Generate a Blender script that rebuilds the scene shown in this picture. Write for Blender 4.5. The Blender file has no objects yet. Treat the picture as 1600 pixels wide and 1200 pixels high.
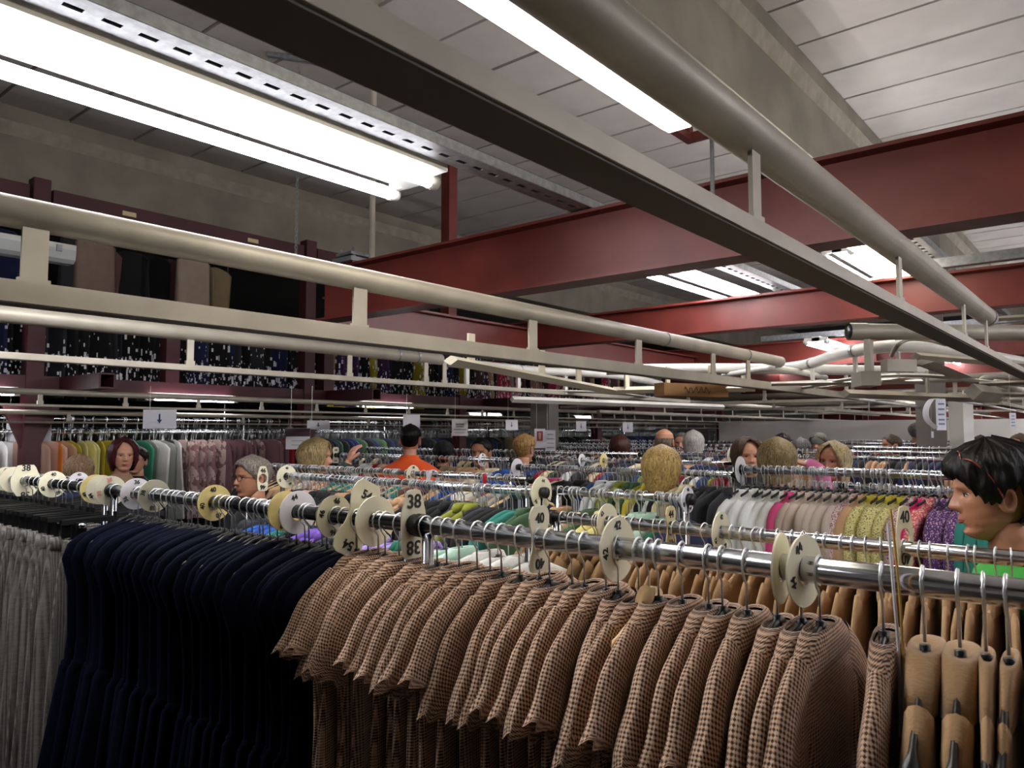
import bpy, math, random
from mathutils import Vector, Matrix, noise
random.seed(7)
S = bpy.context.scene
COL = S.collection
# ------------------------------------------------------------------ camera, world, exposure
CZ = 1.68
TH = math.radians(39.66); PI = math.pi
PITCH = math.atan(75 / 1180)
FPX = 1180.0
F2 = Vector((math.cos(TH), math.sin(TH), 0)); RT = Vector((math.sin(TH), -math.cos(TH), 0))
FW = F2 * math.cos(PITCH) + Vector((0, 0, math.sin(PITCH)))
UP = -F2 * math.sin(PITCH) + Vector((0, 0, math.cos(PITCH)))
CAM = Vector((0, 0, CZ))
cd = bpy.data.cameras.new('camera'); cam = bpy.data.objects.new('camera', cd); COL.objects.link(cam)
cam.location = CAM
cam.rotation_euler = Matrix((RT, UP, -FW)).transposed().to_euler()
cd.sensor_width = 36; cd.lens = FPX / 1600 * 36; cd.clip_start = 0.05; cd.clip_end = 200
cd.dof.use_dof = True; cd.dof.focus_distance = 2.2; cd.dof.aperture_fstop = 13.0
S.camera = cam
w = bpy.data.worlds.new('world'); S.world = w; w.use_nodes = True
w.node_tree.nodes['Background'].inputs[0].default_value = (0.9, 0.93, 1.0, 1)
w.node_tree.nodes['Background'].inputs[1].default_value = 0.04
S.view_settings.view_transform = 'Standard'; S.view_settings.look = 'None'
S.view_settings.gamma = 1.0; S.view_settings.use_curve_mapping = False
S.view_settings.exposure = 1.0
TUBE_POWER = 26.0
S.cycles.max_bounces = 6; S.cycles.diffuse_bounces = 3; S.cycles.glossy_bounces = 3
S.cycles.caustics_reflective = False; S.cycles.caustics_refractive = False

def ray(px, py):
    return RT * ((px - 800) / FPX) + UP * ((600 - py) / FPX) + FW
def at(px, py, X=None, Y=None, Z=None, D=None):      # a pixel of the photo put on a plane of the hall
    d = ray(px, py)
    if X is not None: t = X / d.x
    elif Y is not None: t = Y / d.y
    elif Z is not None: t = (Z - CZ) / d.z
    else: t = D / d.dot(F2)
    return CAM + d * t
# ------------------------------------------------------------------ materials
def lin(c):
    c = c / 255.0
    return c / 12.92 if c <= 0.04045 else ((c + 0.055) / 1.055) ** 2.4
def rgb(h): return tuple(lin(int(h[i:i+2], 16)) for i in (0, 2, 4)) + (1,)
MATS = {}
def mat(name, hexc, rough=0.6, metal=0.0, bump=0.0, scale=60, vary=0.0, vscale=6, emit=0, vcol=None, sheen=0, trans=0):
    if name in MATS: return MATS[name]
    m = bpy.data.materials.new(name); m.use_nodes = True; nt = m.node_tree; b = nt.nodes['Principled BSDF']
    b.inputs['Base Color'].default_value = rgb(hexc); b.inputs['Roughness'].default_value = rough; b.inputs['Metallic'].default_value = metal
    if emit:
        b.inputs['Emission Color'].default_value = rgb(hexc); b.inputs['Emission Strength'].default_value = emit
    if sheen: b.inputs['Sheen Weight'].default_value = sheen
    if trans: b.inputs['Transmission Weight'].default_value = trans
    if bump or vary:
        tc = nt.nodes.new('ShaderNodeTexCoord')
    if vary:
        n = nt.nodes.new('ShaderNodeTexNoise'); n.inputs['Scale'].default_value = vscale; n.inputs['Detail'].default_value = 6
        nt.links.new(tc.outputs['Object'], n.inputs['Vector'])
        r = nt.nodes.new('ShaderNodeValToRGB'); r.color_ramp.elements[0].position = 0.35; r.color_ramp.elements[1].position = 0.65
        c = rgb(hexc); c2 = rgb(vcol) if vcol else tuple(x * (1 - vary) for x in c[:3]) + (1,)
        r.color_ramp.elements[0].color = c2; r.color_ramp.elements[1].color = c
        nt.links.new(n.outputs['Fac'], r.inputs['Fac']); nt.links.new(r.outputs['Color'], b.inputs['Base Color'])
    if bump:
        n = nt.nodes.new('ShaderNodeTexNoise'); n.inputs['Scale'].default_value = scale; n.inputs['Detail'].default_value = 3
        nt.links.new(tc.outputs['Object'], n.inputs['Vector'])
        bm = nt.nodes.new('ShaderNodeBump'); bm.inputs['Strength'].default_value = bump; bm.inputs['Distance'].default_value = 0.004
        nt.links.new(n.outputs['Fac'], bm.inputs['Height']); nt.links.new(bm.outputs['Normal'], b.inputs['Normal'])
    MATS[name] = m
    return m
def weave(name, light, dark, mid, kx, kz, lo=0.42):   # woven check from the garment's own cloth coordinates
    m = bpy.data.materials.new(name); m.use_nodes = True; nt = m.node_tree; b = nt.nodes['Principled BSDF']; L = nt.links.new
    b.inputs['Roughness'].default_value = 0.9; b.inputs['Sheen Weight'].default_value = 0.15
    uv = nt.nodes.new('ShaderNodeUVMap'); uv.uv_map = 'UV'
    sep = nt.nodes.new('ShaderNodeSeparateXYZ'); L(uv.outputs['UV'], sep.inputs[0])
    def M(op, a, bb=None, v=None):
        n = nt.nodes.new('ShaderNodeMath'); n.operation = op
        L(a, n.inputs[0])
        if bb is not None: L(bb, n.inputs[1])
        elif v is not None: n.inputs[1].default_value = v
        return n.outputs[0]
    sx = M('SINE', M('MULTIPLY', sep.outputs[0], v=kx)); sz = M('SINE', M('MULTIPLY', sep.outputs[1], v=kz))
    diag = M('SINE', M('MULTIPLY', M('ADD', sep.outputs[0], sep.outputs[1]), v=kx * 1.9))
    a = M('ADD', M('MULTIPLY', M('ADD', sx, sz), v=0.27), v=0.5)
    a = M('ADD', a, M('MULTIPLY', diag, v=0.12))
    nz = nt.nodes.new('ShaderNodeTexNoise'); nz.inputs['Scale'].default_value = 90; L(uv.outputs['UV'], nz.inputs['Vector'])
    a = M('ADD', a, M('MULTIPLY', M('ADD', nz.outputs['Fac'], v=-0.5), v=0.5))
    r = nt.nodes.new('ShaderNodeValToRGB'); e = r.color_ramp.elements
    e[0].position = lo - 0.22; e[0].color = rgb(dark); e[1].position = 0.7; e[1].color = rgb(light)
    k = e.new(lo); k.color = rgb(mid)
    L(a, r.inputs['Fac']); L(r.outputs['Color'], b.inputs['Base Color'])
    bp = nt.nodes.new('ShaderNodeBump'); bp.inputs['Strength'].default_value = 0.35; bp.inputs['Distance'].default_value = 0.002
    L(a, bp.inputs['Height']); L(bp.outputs['Normal'], b.inputs['Normal'])
    MATS[name] = m
    return m
def spotted(name, base, c2, scale, thr=0.55):
    m = mat(name, base, 0.85); nt = m.node_tree; b = nt.nodes['Principled BSDF']
    tc = nt.nodes.new('ShaderNodeTexCoord'); v = nt.nodes.new('ShaderNodeTexNoise'); v.inputs['Scale'].default_value = scale; v.inputs['Detail'].default_value = 2
    nt.links.new(tc.outputs['Object'], v.inputs['Vector'])
    r = nt.nodes.new('ShaderNodeValToRGB'); r.color_ramp.elements[0].position = thr - 0.02; r.color_ramp.elements[1].position = thr + 0.02
    r.color_ramp.elements[0].color = rgb(base); r.color_ramp.elements[1].color = rgb(c2)
    nt.links.new(v.outputs['Fac'], r.inputs['Fac']); nt.links.new(r.outputs['Color'], b.inputs['Base Color'])
    return m
TWEED = weave('tweed', 'cdab90', '241611', '8a6852', 1060, 1060)
GLEN = weave('grey_check', '85807a', '3f3c3a', '625d58', 700, 1400)
NAVY = mat('navy_wool', '04081a', 0.95, bump=0.2, scale=200)
NAVY.node_tree.nodes['Principled BSDF'].inputs['Specular IOR Level'].default_value = 0.12
CAMEL = mat('camel_wool', 'b08c63', 0.85, bump=0.3, scale=250, vary=0.12, vscale=15, sheen=0.2)
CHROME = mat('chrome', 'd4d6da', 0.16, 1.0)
WIRE = mat('wire', 'e8eaec', 0.33, 0.75)
STEELW = mat('painted_pipe', 'a8a193', 0.5, 0.25, bump=0.15, scale=25, vary=0.22, vscale=5)
STEELD = mat('galvanised', '9b9da0', 0.42, 0.55, vary=0.3, vscale=30)
WHITEP = mat('white_paint', 'cfcdc6', 0.45, vary=0.12, vscale=8)
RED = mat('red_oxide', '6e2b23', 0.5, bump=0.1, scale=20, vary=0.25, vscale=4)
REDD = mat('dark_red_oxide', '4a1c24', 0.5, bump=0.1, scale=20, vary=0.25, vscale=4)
BLACKP = mat('black_plastic', '0c0c0e', 0.38)
WOOD = mat('pale_wood', 'd9b480', 0.45, vary=0.15, vscale=12)
CONC = mat('raw_concrete', '928a7c', 0.9, bump=0.5, scale=14, vary=0.3, vscale=2.2)
CONCL = mat('concrete_haunch', '9a9283', 0.9, bump=0.5, scale=30, vary=0.25, vscale=9)
SLAB = mat('ceiling_slab', 'a8a19a', 0.9, bump=0.25, scale=40, vary=0.1, vscale=3)
GAPM = mat('slab_joint', '4b4641', 0.95)
FLOORM = mat('floor_vinyl', '4a4642', 0.5, vary=0.2, vscale=1.5)
WALLM = mat('wall_plaster', 'e8e4dc', 0.85, vary=0.06, vscale=1)
DISC = mat('ivory_plastic', 'e9e3c6', 0.45, vary=0.06, vscale=20)
DISCY = mat('yellowed_plastic', 'ecd890', 0.45, vary=0.2, vscale=25)
DISCW = mat('white_plastic', 'eceaf0', 0.4)
INK = mat('black_ink', '101010', 0.6)
PAPER = mat('paper', 'dedde4', 0.8)
TUBE = mat('lit_tube', 'fbfaff', 0.3, emit=TUBE_POWER)
DIFF = mat('lit_diffuser', 'fff6e4', 0.3, emit=10.0)
CARD = mat('cardboard', 'a37b50', 0.8, vary=0.2, vscale=9)
SKIN = mat('skin', 'd29a7e', 0.5, vary=0.1, vscale=20)
SKINT = mat('tanned_skin', 'b98264', 0.45, bump=0.1, scale=80, vary=0.18, vscale=14)
LIPS = mat('lips', 'a5564e', 0.45)
EYEW = mat('eye_white', 'e6e2dc', 0.25)
IRIS = mat('iris', '2a1c14', 0.2)
# ------------------------------------------------------------------ mesh helpers
class MB:
    def __init__(s): s.v = []; s.f = []; s.m = []; s.uv = []; s.mi = 0
    def face(s, idx, uv=None):
        s.f.append(idx); s.m.append(s.mi); s.uv.append(uv)
    def box(s, c, d, rz=0, M=None):
        c = Vector(c); n = len(s.v); R = M if M is not None else Matrix.Rotation(rz, 3, 'Z')
        for x in (-1, 1):
            for y in (-1, 1):
                for z in (-1, 1):
                    s.v.append(c + R @ Vector((x * d[0] / 2, y * d[1] / 2, z * d[2] / 2)))
        for q in ((0,1,3,2), (4,6,7,5), (0,4,5,1), (2,3,7,6), (0,2,6,4), (1,5,7,3)): s.face([n + i for i in q])
        return s
    def tube(s, pts, r, n=8, ry=None, up=None, cap=True):
        pts = [Vector(p) for p in pts]; k = len(pts); base = len(s.v)
        for i, p in enumerate(pts):
            t = (pts[min(i+1, k-1)] - pts[max(i-1, 0)]).normalized()
            u = Vector(up) if up else (Vector((0, 0, 1)) if abs(t.z) < 0.9 else Vector((0, 1, 0)))
            a = t.cross(u)
            if a.length < 1e-5: a = t.cross(Vector((1, 0, 0)))
            a.normalize(); b = a.cross(t).normalized()
            rr = r[i] if isinstance(r, (list, tuple)) else r
            r2 = (ry[i] if isinstance(ry, (list, tuple)) else ry) if ry is not None else rr
            for j in range(n):
                g = 2 * PI * j / n
                s.v.append(p + a * (math.cos(g) * rr) + b * (math.sin(g) * r2))
        for i in range(k - 1):
            for j in range(n):
                j2 = (j + 1) % n
                s.face([base+i*n+j, base+i*n+j2, base+(i+1)*n+j2, base+(i+1)*n+j])
        if cap:
            s.face([base + j for j in range(n)][::-1]); s.face([base + (k-1)*n + j for j in range(n)])
        return s
    def loft(s, rings, cap0=False, cap1=False, closed=True):
        base = len(s.v); n = len(rings[0])
        us = []
        for R in rings:
            u = [0.0]
            for j in range(n): u.append(u[-1] + (R[(j+1) % n] - R[j]).length)
            us.append(u); s.v.extend(R)
        vs = [0.0]
        for i in range(1, len(rings)):
            vs.append(vs[-1] + sum((rings[i][j] - rings[i-1][j]).length for j in range(0, n, max(1, n//4))) / len(range(0, n, max(1, n//4))))
        for i in range(len(rings) - 1):
            for j in range(n if closed else n - 1):
                j2 = (j + 1) % n
                s.face([base+i*n+j, base+i*n+j2, base+(i+1)*n+j2, base+(i+1)*n+j],
                       [(us[i][j], vs[i]), (us[i][j+1], vs[i]), (us[i+1][j+1], vs[i+1]), (us[i+1][j], vs[i+1])])
        if cap0: s.face([base + j for j in range(n)][::-1])
        if cap1: s.face([base + (len(rings)-1)*n + j for j in range(n)])
        return s
    def poly(s, pts, depth):          # a flat outline given thickness
        n = len(pts); b = len(s.v); d = Vector(depth)
        for p in pts: s.v.append(Vector(p))
        for p in pts: s.v.append(Vector(p) + d)
        s.face(list(range(b, b+n))[::-1]); s.face(list(range(b+n, b+2*n)))
        for i in range(n):
            j = (i + 1) % n; s.face([b+i, b+j, b+n+j, b+n+i])
        return s
    def mesh(s, name, mats, smooth=False):
        me = bpy.data.meshes.new(name); me.from_pydata([tuple(v) for v in s.v], [], s.f)
        if not isinstance(mats, (list, tuple)): mats = [mats]
        for m in mats: me.materials.append(m)
        if any(s.m): me.polygons.foreach_set('material_index', s.m)
        if any(u for u in s.uv):
            ul = me.uv_layers.new(name='UV'); k = 0
            for p, u in zip(me.polygons, s.uv):
                for q in range(p.loop_total):
                    if u: ul.data[p.loop_start + q].uv = u[q]
        if smooth: me.polygons.foreach_set('use_smooth', [True] * len(me.polygons))
        me.update(); return me
    def build(s, name, mats, parent=None, smooth=False, loc=None):
        return obj(name, s.mesh(name, mats, smooth), parent, loc)
def obj(name, me, parent=None, loc=None):
    o = bpy.data.objects.new(name, me); COL.objects.link(o)
    if parent is not None: o.parent = parent
    if loc is not None: o.location = loc
    return o
def tag(o, label, cat, group=None, kind=None):
    o['label'] = label; o['category'] = cat
    if group: o['group'] = group
    if kind: o['kind'] = kind
    return o
def thing(name, label, cat, loc=(0, 0, 0), rz=0, group=None):
    o = bpy.data.objects.new(name, None); COL.objects.link(o); o.location = loc; o.rotation_euler.z = rz; o.empty_display_size = 0.05
    return tag(o, label, cat, group)
def struct(name, mb, m, parent=None, smooth=False, label=None):
    o = mb.build(name, m, parent, smooth)
    if parent is None: o['kind'] = 'structure'
    if label: o['label'] = label
    return o
def dup(o, parent=None):
    c = o.copy(); COL.objects.link(c)
    if parent is not None: c.parent = parent
    for ch in o.children: dup(ch, c)
    return c
def path_sm(pts, k=6):     # Catmull-Rom through points
    P = [Vector(p) for p in pts]; out = []
    for i in range(len(P) - 1):
        a, b, c, d = P[max(i-1, 0)], P[i], P[i+1], P[min(i+2, len(P)-1)]
        for j in range(k):
            t = j / k
            out.append(0.5 * ((2*b) + (c-a)*t + (2*a-5*b+4*c-d)*t*t + (3*b-a-3*c+d)*t**3))
    out.append(P[-1]); return out
# ------------------------------------------------------------------ room shell
struct('floor', MB().box((12, 4, -0.05), (52, 44, 0.1)), FLOORM)
ZC = CZ + 3.0
ceil = struct('ceiling', MB().box((12, 4, ZC + 0.10), (52, 44, 0.1)), GAPM)
bays = [(-3.75, 1.93), (2.3, 7.9), (8.25, 13.9), (-9.7, -4.1)]
slabme = {}
for (ya, yb) in bays:
    me = MB().box((0, 0, 0), (0.578, yb - ya, 0.09)).mesh('ceiling_slab', SLAB)
    for k in range(-4, 36 if ya < 5 else 26):
        o = obj('ceiling_slab', me, ceil, (0.62 + 0.61 * k, (ya + yb) / 2, ZC + 0.045 + random.uniform(-0.002, 0.002)))
def conc_beam(y0):
    r = bpy.data.objects.new('ceiling_beam', None); COL.objects.link(r)
    r['kind'] = 'structure'; r['label'] = 'raw concrete roof beam running away under the ceiling slabs'
    zb = CZ + 2.25; prof = [(y0+0.04, zb), (y0+0.32, zb), (y0+0.32, CZ+2.74), (y0+0.37, CZ+2.86), (y0+0.37, ZC+0.02), (y0, ZC+0.02), (y0, CZ+2.86), (y0+0.04, CZ+2.74)]
    m = MB(); m.poly([(-4, y, z) for y, z in prof][:4] + [(-4, y, z) for y, z in prof][4:], (34, 0, 0)); m.build('beam_web', CONC, r)
    h = MB(); h.poly([(-4, y0+0.041, CZ+2.735), (-4, y0-0.002, CZ+2.862), (-4, y0+0.06, CZ+2.862), (-4, y0+0.06, CZ+2.735)], (34, 0, 0)); h.build('beam_haunch', CONCL, r)
for y in (1.93, 7.88, -4.1, 13.9): conc_beam(y)
struct('wall_far', MB().box((30, 4, 2.4), (0.2, 44, 4.8)), WALLM)
struct('wall_left', MB().box((12, 22, 2.4), (52, 0.2, 4.8)), WALLM)
struct('wall_right', MB().box((12, -13, 2.4), (52, 0.2, 4.8)), WALLM)
struct('wall_back', MB().box((-6, 4, 2.4), (0.2, 44, 4.8)), WALLM)
# dark and white columns on the right, seen past the racks
def column(px0, px1, D, m, nm, lab, ztop=ZC):
    a = at(px0, 675, D=D); b = at(px1, 675, D=D); c = (a + b) / 2; wd = (a - b).length
    o = MB().box((0, 0, ztop / 2), (wd * 0.85, wd * 0.85, ztop)).build(nm, m, None, loc=(c.x, c.y, 0)); o['kind'] = 'structure'; o['label'] = lab
    o.rotation_euler.z = 0.15
    return o
column(1432, 1480, 9.2, mat('column_grey', '6d6660', 0.6), 'column', 'dark grey column behind the racks left of the white column')
column(1483, 1506, 9.0, mat('column_pale', 'b9b4aa', 0.6), 'column', 'pale grey column standing beside the white one', 2.15)
column(1506, 1522, 8.6, mat('column_white', 'f0eee8', 0.4), 'column', 'bright white column right of the dark grey one', 2.15)
# white partition wall seen between the columns
o = MB(); a = at(1125, 675, D=16); b = at(1620, 675, D=12.5); d = (b - a); mid = (a + b) / 2
o.box((mid.x, mid.y, 0.95), (d.length, 0.1, 1.9), rz=math.atan2(d.y, d.x)); struct('wall_partition', o, WALLM)
# ------------------------------------------------------------------ steel frame
def ibeam_y(X, Y0, Y1, z0, z1, fw=0.16, m=RED, lab=''):
    r = bpy.data.objects.new('steel_beam', None); COL.objects.link(r); r.location = (X, Y0, z0); r['kind'] = 'structure'; r['label'] = lab
    L = Y1 - Y0; h = z1 - z0; c = L / 2
    MB().box((0, c, h/2), (0.012, L, h - 0.03)).build('beam_web', m, r)
    MB().box((0, c, 0.008), (fw, L, 0.016)).build('beam_flange', m, r)
    MB().box((0, c, h - 0.008), (fw, L, 0.016)).build('beam_flange', m, r)
    k = 1.4
    while k < L - 0.3 and X > 8:
        MB().box((0, k, h/2), (fw - 0.02, 0.012, h - 0.034)).build('stiffener_plate', m, r); k += 2.6
    return r
def ibeam_x(Y, X0, X1, z0, z1, fw=0.14, m=RED, lab=''):
    r = bpy.data.objects.new('steel_beam', None); COL.objects.link(r); r.location = (X0, Y, z0); r['kind'] = 'structure'; r['label'] = lab
    L = X1 - X0; h = z1 - z0; c = L / 2
    MB().box((c, 0, h/2), (L, 0.012, h - 0.03)).build('beam_web', m, r)
    MB().box((c, 0, 0.008), (L, fw, 0.016)).build('beam_flange', m, r)
    MB().box((c, 0, h - 0.008), (L, fw, 0.016)).build('beam_flange', m, r)
    return r
zb, zt = CZ + 0.765, CZ + 1.12
b1 = ibeam_y(3.2, -6, 4.35, zb, zt, lab='nearest big red steel beam crossing under the ceiling')
ibeam_y(5.6, -6, 5.0, zb + 0.02, CZ + 1.04, lab='second red steel beam behind the nearest one')
ibeam_y(9.0, -7, 6.0, zb, CZ + 1.07, lab='third red steel beam crossing the hall')
ibeam_y(12.0, -7, 6.5, zb, CZ + 1.07, m=RED, lab='fourth red steel beam crossing the hall')
ibeam_y(15.5, -8, 6.5, zb - 0.1, CZ + 1.07, m=RED, lab='fifth red steel beam crossing the hall')
ibeam_y(18.5, -9, 6.5, zb - 0.1, CZ + 1.07, m=RED, lab='farthest red steel beam near the back wall')
ibeam_y(20.5, -9, 6.5, CZ + 0.3, CZ + 0.62, m=RED, lab='low red steel beam in front of the back wall')
ibeam_x(4.4, 3.26, 18.4, zb, zb + 0.2, lab='red edge beam linking the ends of the crossing beams')
# bolted clamp and rod on the end of beam 1
r = thing('beam_clamp', 'grey bolted clamp with a threaded rod at the end of the nearest red beam', 'clamp', (3.2, 4.0, zt))
MB().box((0, 0.02, 0.02), (0.24, 0.2, 0.03)).build('clamp_plate', STEELD, r)
MB().box((-0.02, 0.0, 0.055), (0.2, 0.16, 0.018)).build('clamp_plate', STEELD, r)
for dx in (-0.08, 0.08):
    for dy in (-0.06, 0.08):
        MB().tube([(dx, dy, 0), (dx, dy, 0.1)], 0.012, 6).build('bolt', STEELD, r)
MB().tube([(0.02, -0.12, 0.03), (0.02, -0.12, ZC - zt)], 0.02, 8).build('threaded_rod', STEELW, r)
# square red hanger post standing on beam 2
def post(px, X, z0, z1, wd, m, lab, nm='steel_post'):
    p = at(px, 675, X=X); o = MB().box((0, 0, (z1 - z0) / 2), (wd, wd, z1 - z0)).build(nm, m, None, loc=(p.x, p.y, z0)); o['kind'] = 'structure'; o['label'] = lab
    return o
post(700, 5.45, zb, ZC, 0.115, RED, 'slim red square steel post rising to the ceiling')
# chain from a ceiling bracket
r = thing('hanging_chain', 'thin steel chain hanging from a slotted bracket on the grey ceiling', 'chain', tuple(at(468, 93, Z=ZC - 0.02)))
MB().box((0, 0, 0), (0.5, 0.045, 0.03), rz=-0.55).build('ceiling_bracket', STEELD, r)
ch = MB(); z = -0.03; k = 0
while z > -1.75:
    pts = [(0.011 * math.cos(a) * (k % 2), 0.011 * math.cos(a) * (1 - k % 2), z - 0.02 + 0.022 * math.sin(a)) for a in [2*PI*i/8 for i in range(9)]]
    ch.tube(pts, 0.0035, 4, cap=False); z -= 0.036; k += 1
o = ch.build('chain_links', STEELD, r); o['kind'] = 'stuff'
# small bracket frame + fixings at the right lamp
r = thing('lamp_bracket', 'small red welded steel bracket at the end of the enclosed lamp', 'bracket', tuple(at(1120, 205, Y=1.3)))
MB().box((0, 0, 0), (0.035, 0.28, 0.035)).build('bracket_bar', RED, r)
MB().box((-0.12, 0.12, -0.005), (0.24, 0.035, 0.03)).build('bracket_bar', RED, r)
MB().box((0, 0.13, 0.06), (0.035, 0.03, 0.14)).build('bracket_bar', RED, r)
MB().box((0.5, -0.1, 0.0), (1.0, 0.035, 0.035)).build('bracket_bar', RED, r)
MB().tube([(0.06, 0.05, 0.06), (0.06, 0.05, -0.3)], 0.009, 6).build('threaded_rod', STEELD, r)
# ------------------------------------------------------------------ perforated cable channels
def strut(Y, X0, X1, z, lab, wd=0.13, pitch=0.1, slots=True):
    r = thing('perforated_channel', lab, 'channel', (X0, Y, z)); L = X1 - X0
    m = MB(); n = int(L / pitch)
    y0, y1, sw = -wd/2, wd/2, 0.011
    # bottom face as a ladder of strips around real slots
    m.box((L/2, (y0 - sw)/2, 0), (L, -y0 - sw, 0.004)); m.box((L/2, (y1 + sw)/2, 0), (L, y1 - sw, 0.004))
    if slots:
        for k in range(n + 1):
            m.box((k * pitch, 0, 0), (pitch * 0.48, 2 * sw, 0.004))
    else: m.box((L/2, 0, 0), (L, 2*sw, 0.004))
    m.box((L/2, y0, 0.02), (L, 0.004, 0.04)); m.box((L/2, y1, 0.02), (L, 0.004, 0.04))
    o = m.build('channel_profile', STEELD, r)
    MB().box((L/2, 0, 0.045), (L, wd - 0.01, 0.003)).build('cable_cover', mat('dark_cover', '37383a', 0.6), r)
    return r
strut(2.14, 0.2, 6.6, CZ + 1.13, 'long perforated galvanised channel resting on the red beams beside the twin tubes')
strut(1.0, 4.2, 9, CZ + 1.15, 'perforated galvanised channel behind the nearest red beam', 0.1)
# channels crossing near beam 2
def bar_y(X, Y0, Y1, z, lab):
    r = thing('cable_channel', lab, 'channel', (X, Y0, z)); L = Y1 - Y0
    MB().box((0, L/2, 0), (0.07, L, 0.004)).build('channel_base', STEELD, r)
    MB().box((-0.035, L/2, 0.03), (0.004, L, 0.06)).build('channel_side', STEELD, r); MB().box((0.035, L/2, 0.03), (0.004, L, 0.06)).build('channel_side', STEELD, r)
bar_y(5.5, -5, 1.2, CZ + 1.06, 'galvanised cable channel lying along the top of the second red beam')
bar_y(9.0, -5, 3.5, CZ + 1.1, 'galvanised cable channel lying along the third red beam')
# ------------------------------------------------------------------ lamps
def twin_tube(X0, Y, z, lab, L=1.5, dy=0.22, lit=True, group=None, hang=None, tr=.021):
    r = thing('tube_lamp', lab, 'lamp', (X0, Y, z), 0, group)
    MB().box((L/2, 0, 0.035), (L + 0.06, dy * 0.36, 0.05)).build('lamp_housing', WHITEP, r)
    if hang:
        for x in (0.25, L - 0.25): MB().tube([(x, 0, 0.055), (x, 0, hang - z)], 0.004, 5).build('hanging_rod', STEELD, r)
    for s in (-1, 1):
        MB().tube([(0, s*dy/2, 0), (L, s*dy/2, 0)], tr, 12).build('lamp_tube', TUBE if lit else WHITEP, r, True)
        for x in (-0.015, L + 0.015):
            MB().tube([(x-0.022, s*dy/2, 0), (x+0.022, s*dy/2, 0)], tr + .005, 12).build('lamp_cap', WHITEP, r, True)
            MB().box((x, s*dy/4, 0.03), (0.03, dy/2 + .02, 0.035)).build('lamp_holder', WHITEP, r)
    return r
def boxed_lamp(X0, Y, z, lab, L=1.5, wd=0.16, lit=True, group=None):
    r = thing('enclosed_lamp', lab, 'lamp', (X0, Y, z), 0, group)
    pr = [(-wd/2, 0.03), (-wd/2*0.85, -0.03), (-wd/2*0.5, -0.05), (wd/2*0.5, -0.05), (wd/2*0.85, -0.03), (wd/2, 0.03)]
    MB().poly([(0, y, zz) for y, zz in pr], (L, 0, 0)).build('lamp_diffuser', DIFF if lit else mat('clear_cover', 'b9bcbc', 0.15), r)
    MB().box((L/2, 0, 0.05), (L + 0.02, wd * .6, 0.04)).build('lamp_housing', WHITEP, r)
    for k in range(4):
        MB().box((0.1 + k * (L-0.2) / 3, -wd/2 - 0.006, 0.03), (0.03, 0.012, 0.04)).build('lamp_clip', STEELD, r)
    return r
r = twin_tube(0.35, 2.49, CZ + 1.1, 'twin fluorescent tubes beside the perforated channel, nearest on the left', L=1.93, dy=.26, tr=.027)
MB().box((.97, -.2, 0.03), (1.9, .1, .03)).build('lamp_reflector', WHITEP, r)
for x in (.3, 1.6): MB().box((x, -.2, .055), (.03, .36, .02)).build('lamp_bracket_bar', STEELD, r)
twin_tube(-1.4, 2.47, CZ + 1.1, 'twin fluorescent tubes overhead behind the nearest pair')
boxed_lamp(0.85, 1.19, CZ + 1.1, 'enclosed fluorescent lamp beside the long overhead pipe')
twin_tube(4.45, 2.47, CZ + 1.1, 'twin fluorescent tubes glowing between the first and second red beams', L=1.75, tr=.022, dy=.27)
boxed_lamp(4.55, 1.2, CZ + 1.1, 'enclosed lamp glowing above the pipe beyond the nearest red beam')
twin_tube(6.6, 1.9, CZ + 1.5, 'small far twin tubes beyond the second red beam')
G = 'lamps over the far aisles with added fill lamps'
for (x, y) in ((2.3, -1.15), (0.6, -3.4), (4.6, -1.2), (2.0, -3.6), (6.4, -2.5), (13.2, .6), (12.8, -1.2), (12.5, -4), (17, 2), (17, -2), (8.2, 2.6), (8.2, -0.6), (8.2, -4.0), (11.5, 2.0), (11.5, -2.4), (15, 0.8), (15, -3.6), (4.6, -4.2), (19.5, -1), (19.5, 3.4), (22, -5), (15, -7), (8.2, -7), (3, -6.5), (11.5, 4.5)):  # includes lamps added to brighten the racks, partition wall and right ceiling
    twin_tube(x, y, CZ + (1.1 if x < 6 else 0.95), 'twin tube lamp from the aisle set with added fill lamps', group=G)
boxed_lamp(-0.35, 5.15, CZ + 1.1, 'unlit enclosed lamp in front of the dark upper storage', lit=False, L=2.2)
boxed_lamp(6.3, 5.2, CZ + 0.9, 'unlit clear enclosed lamp below the edge beam', lit=False, L=1.6)
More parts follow.
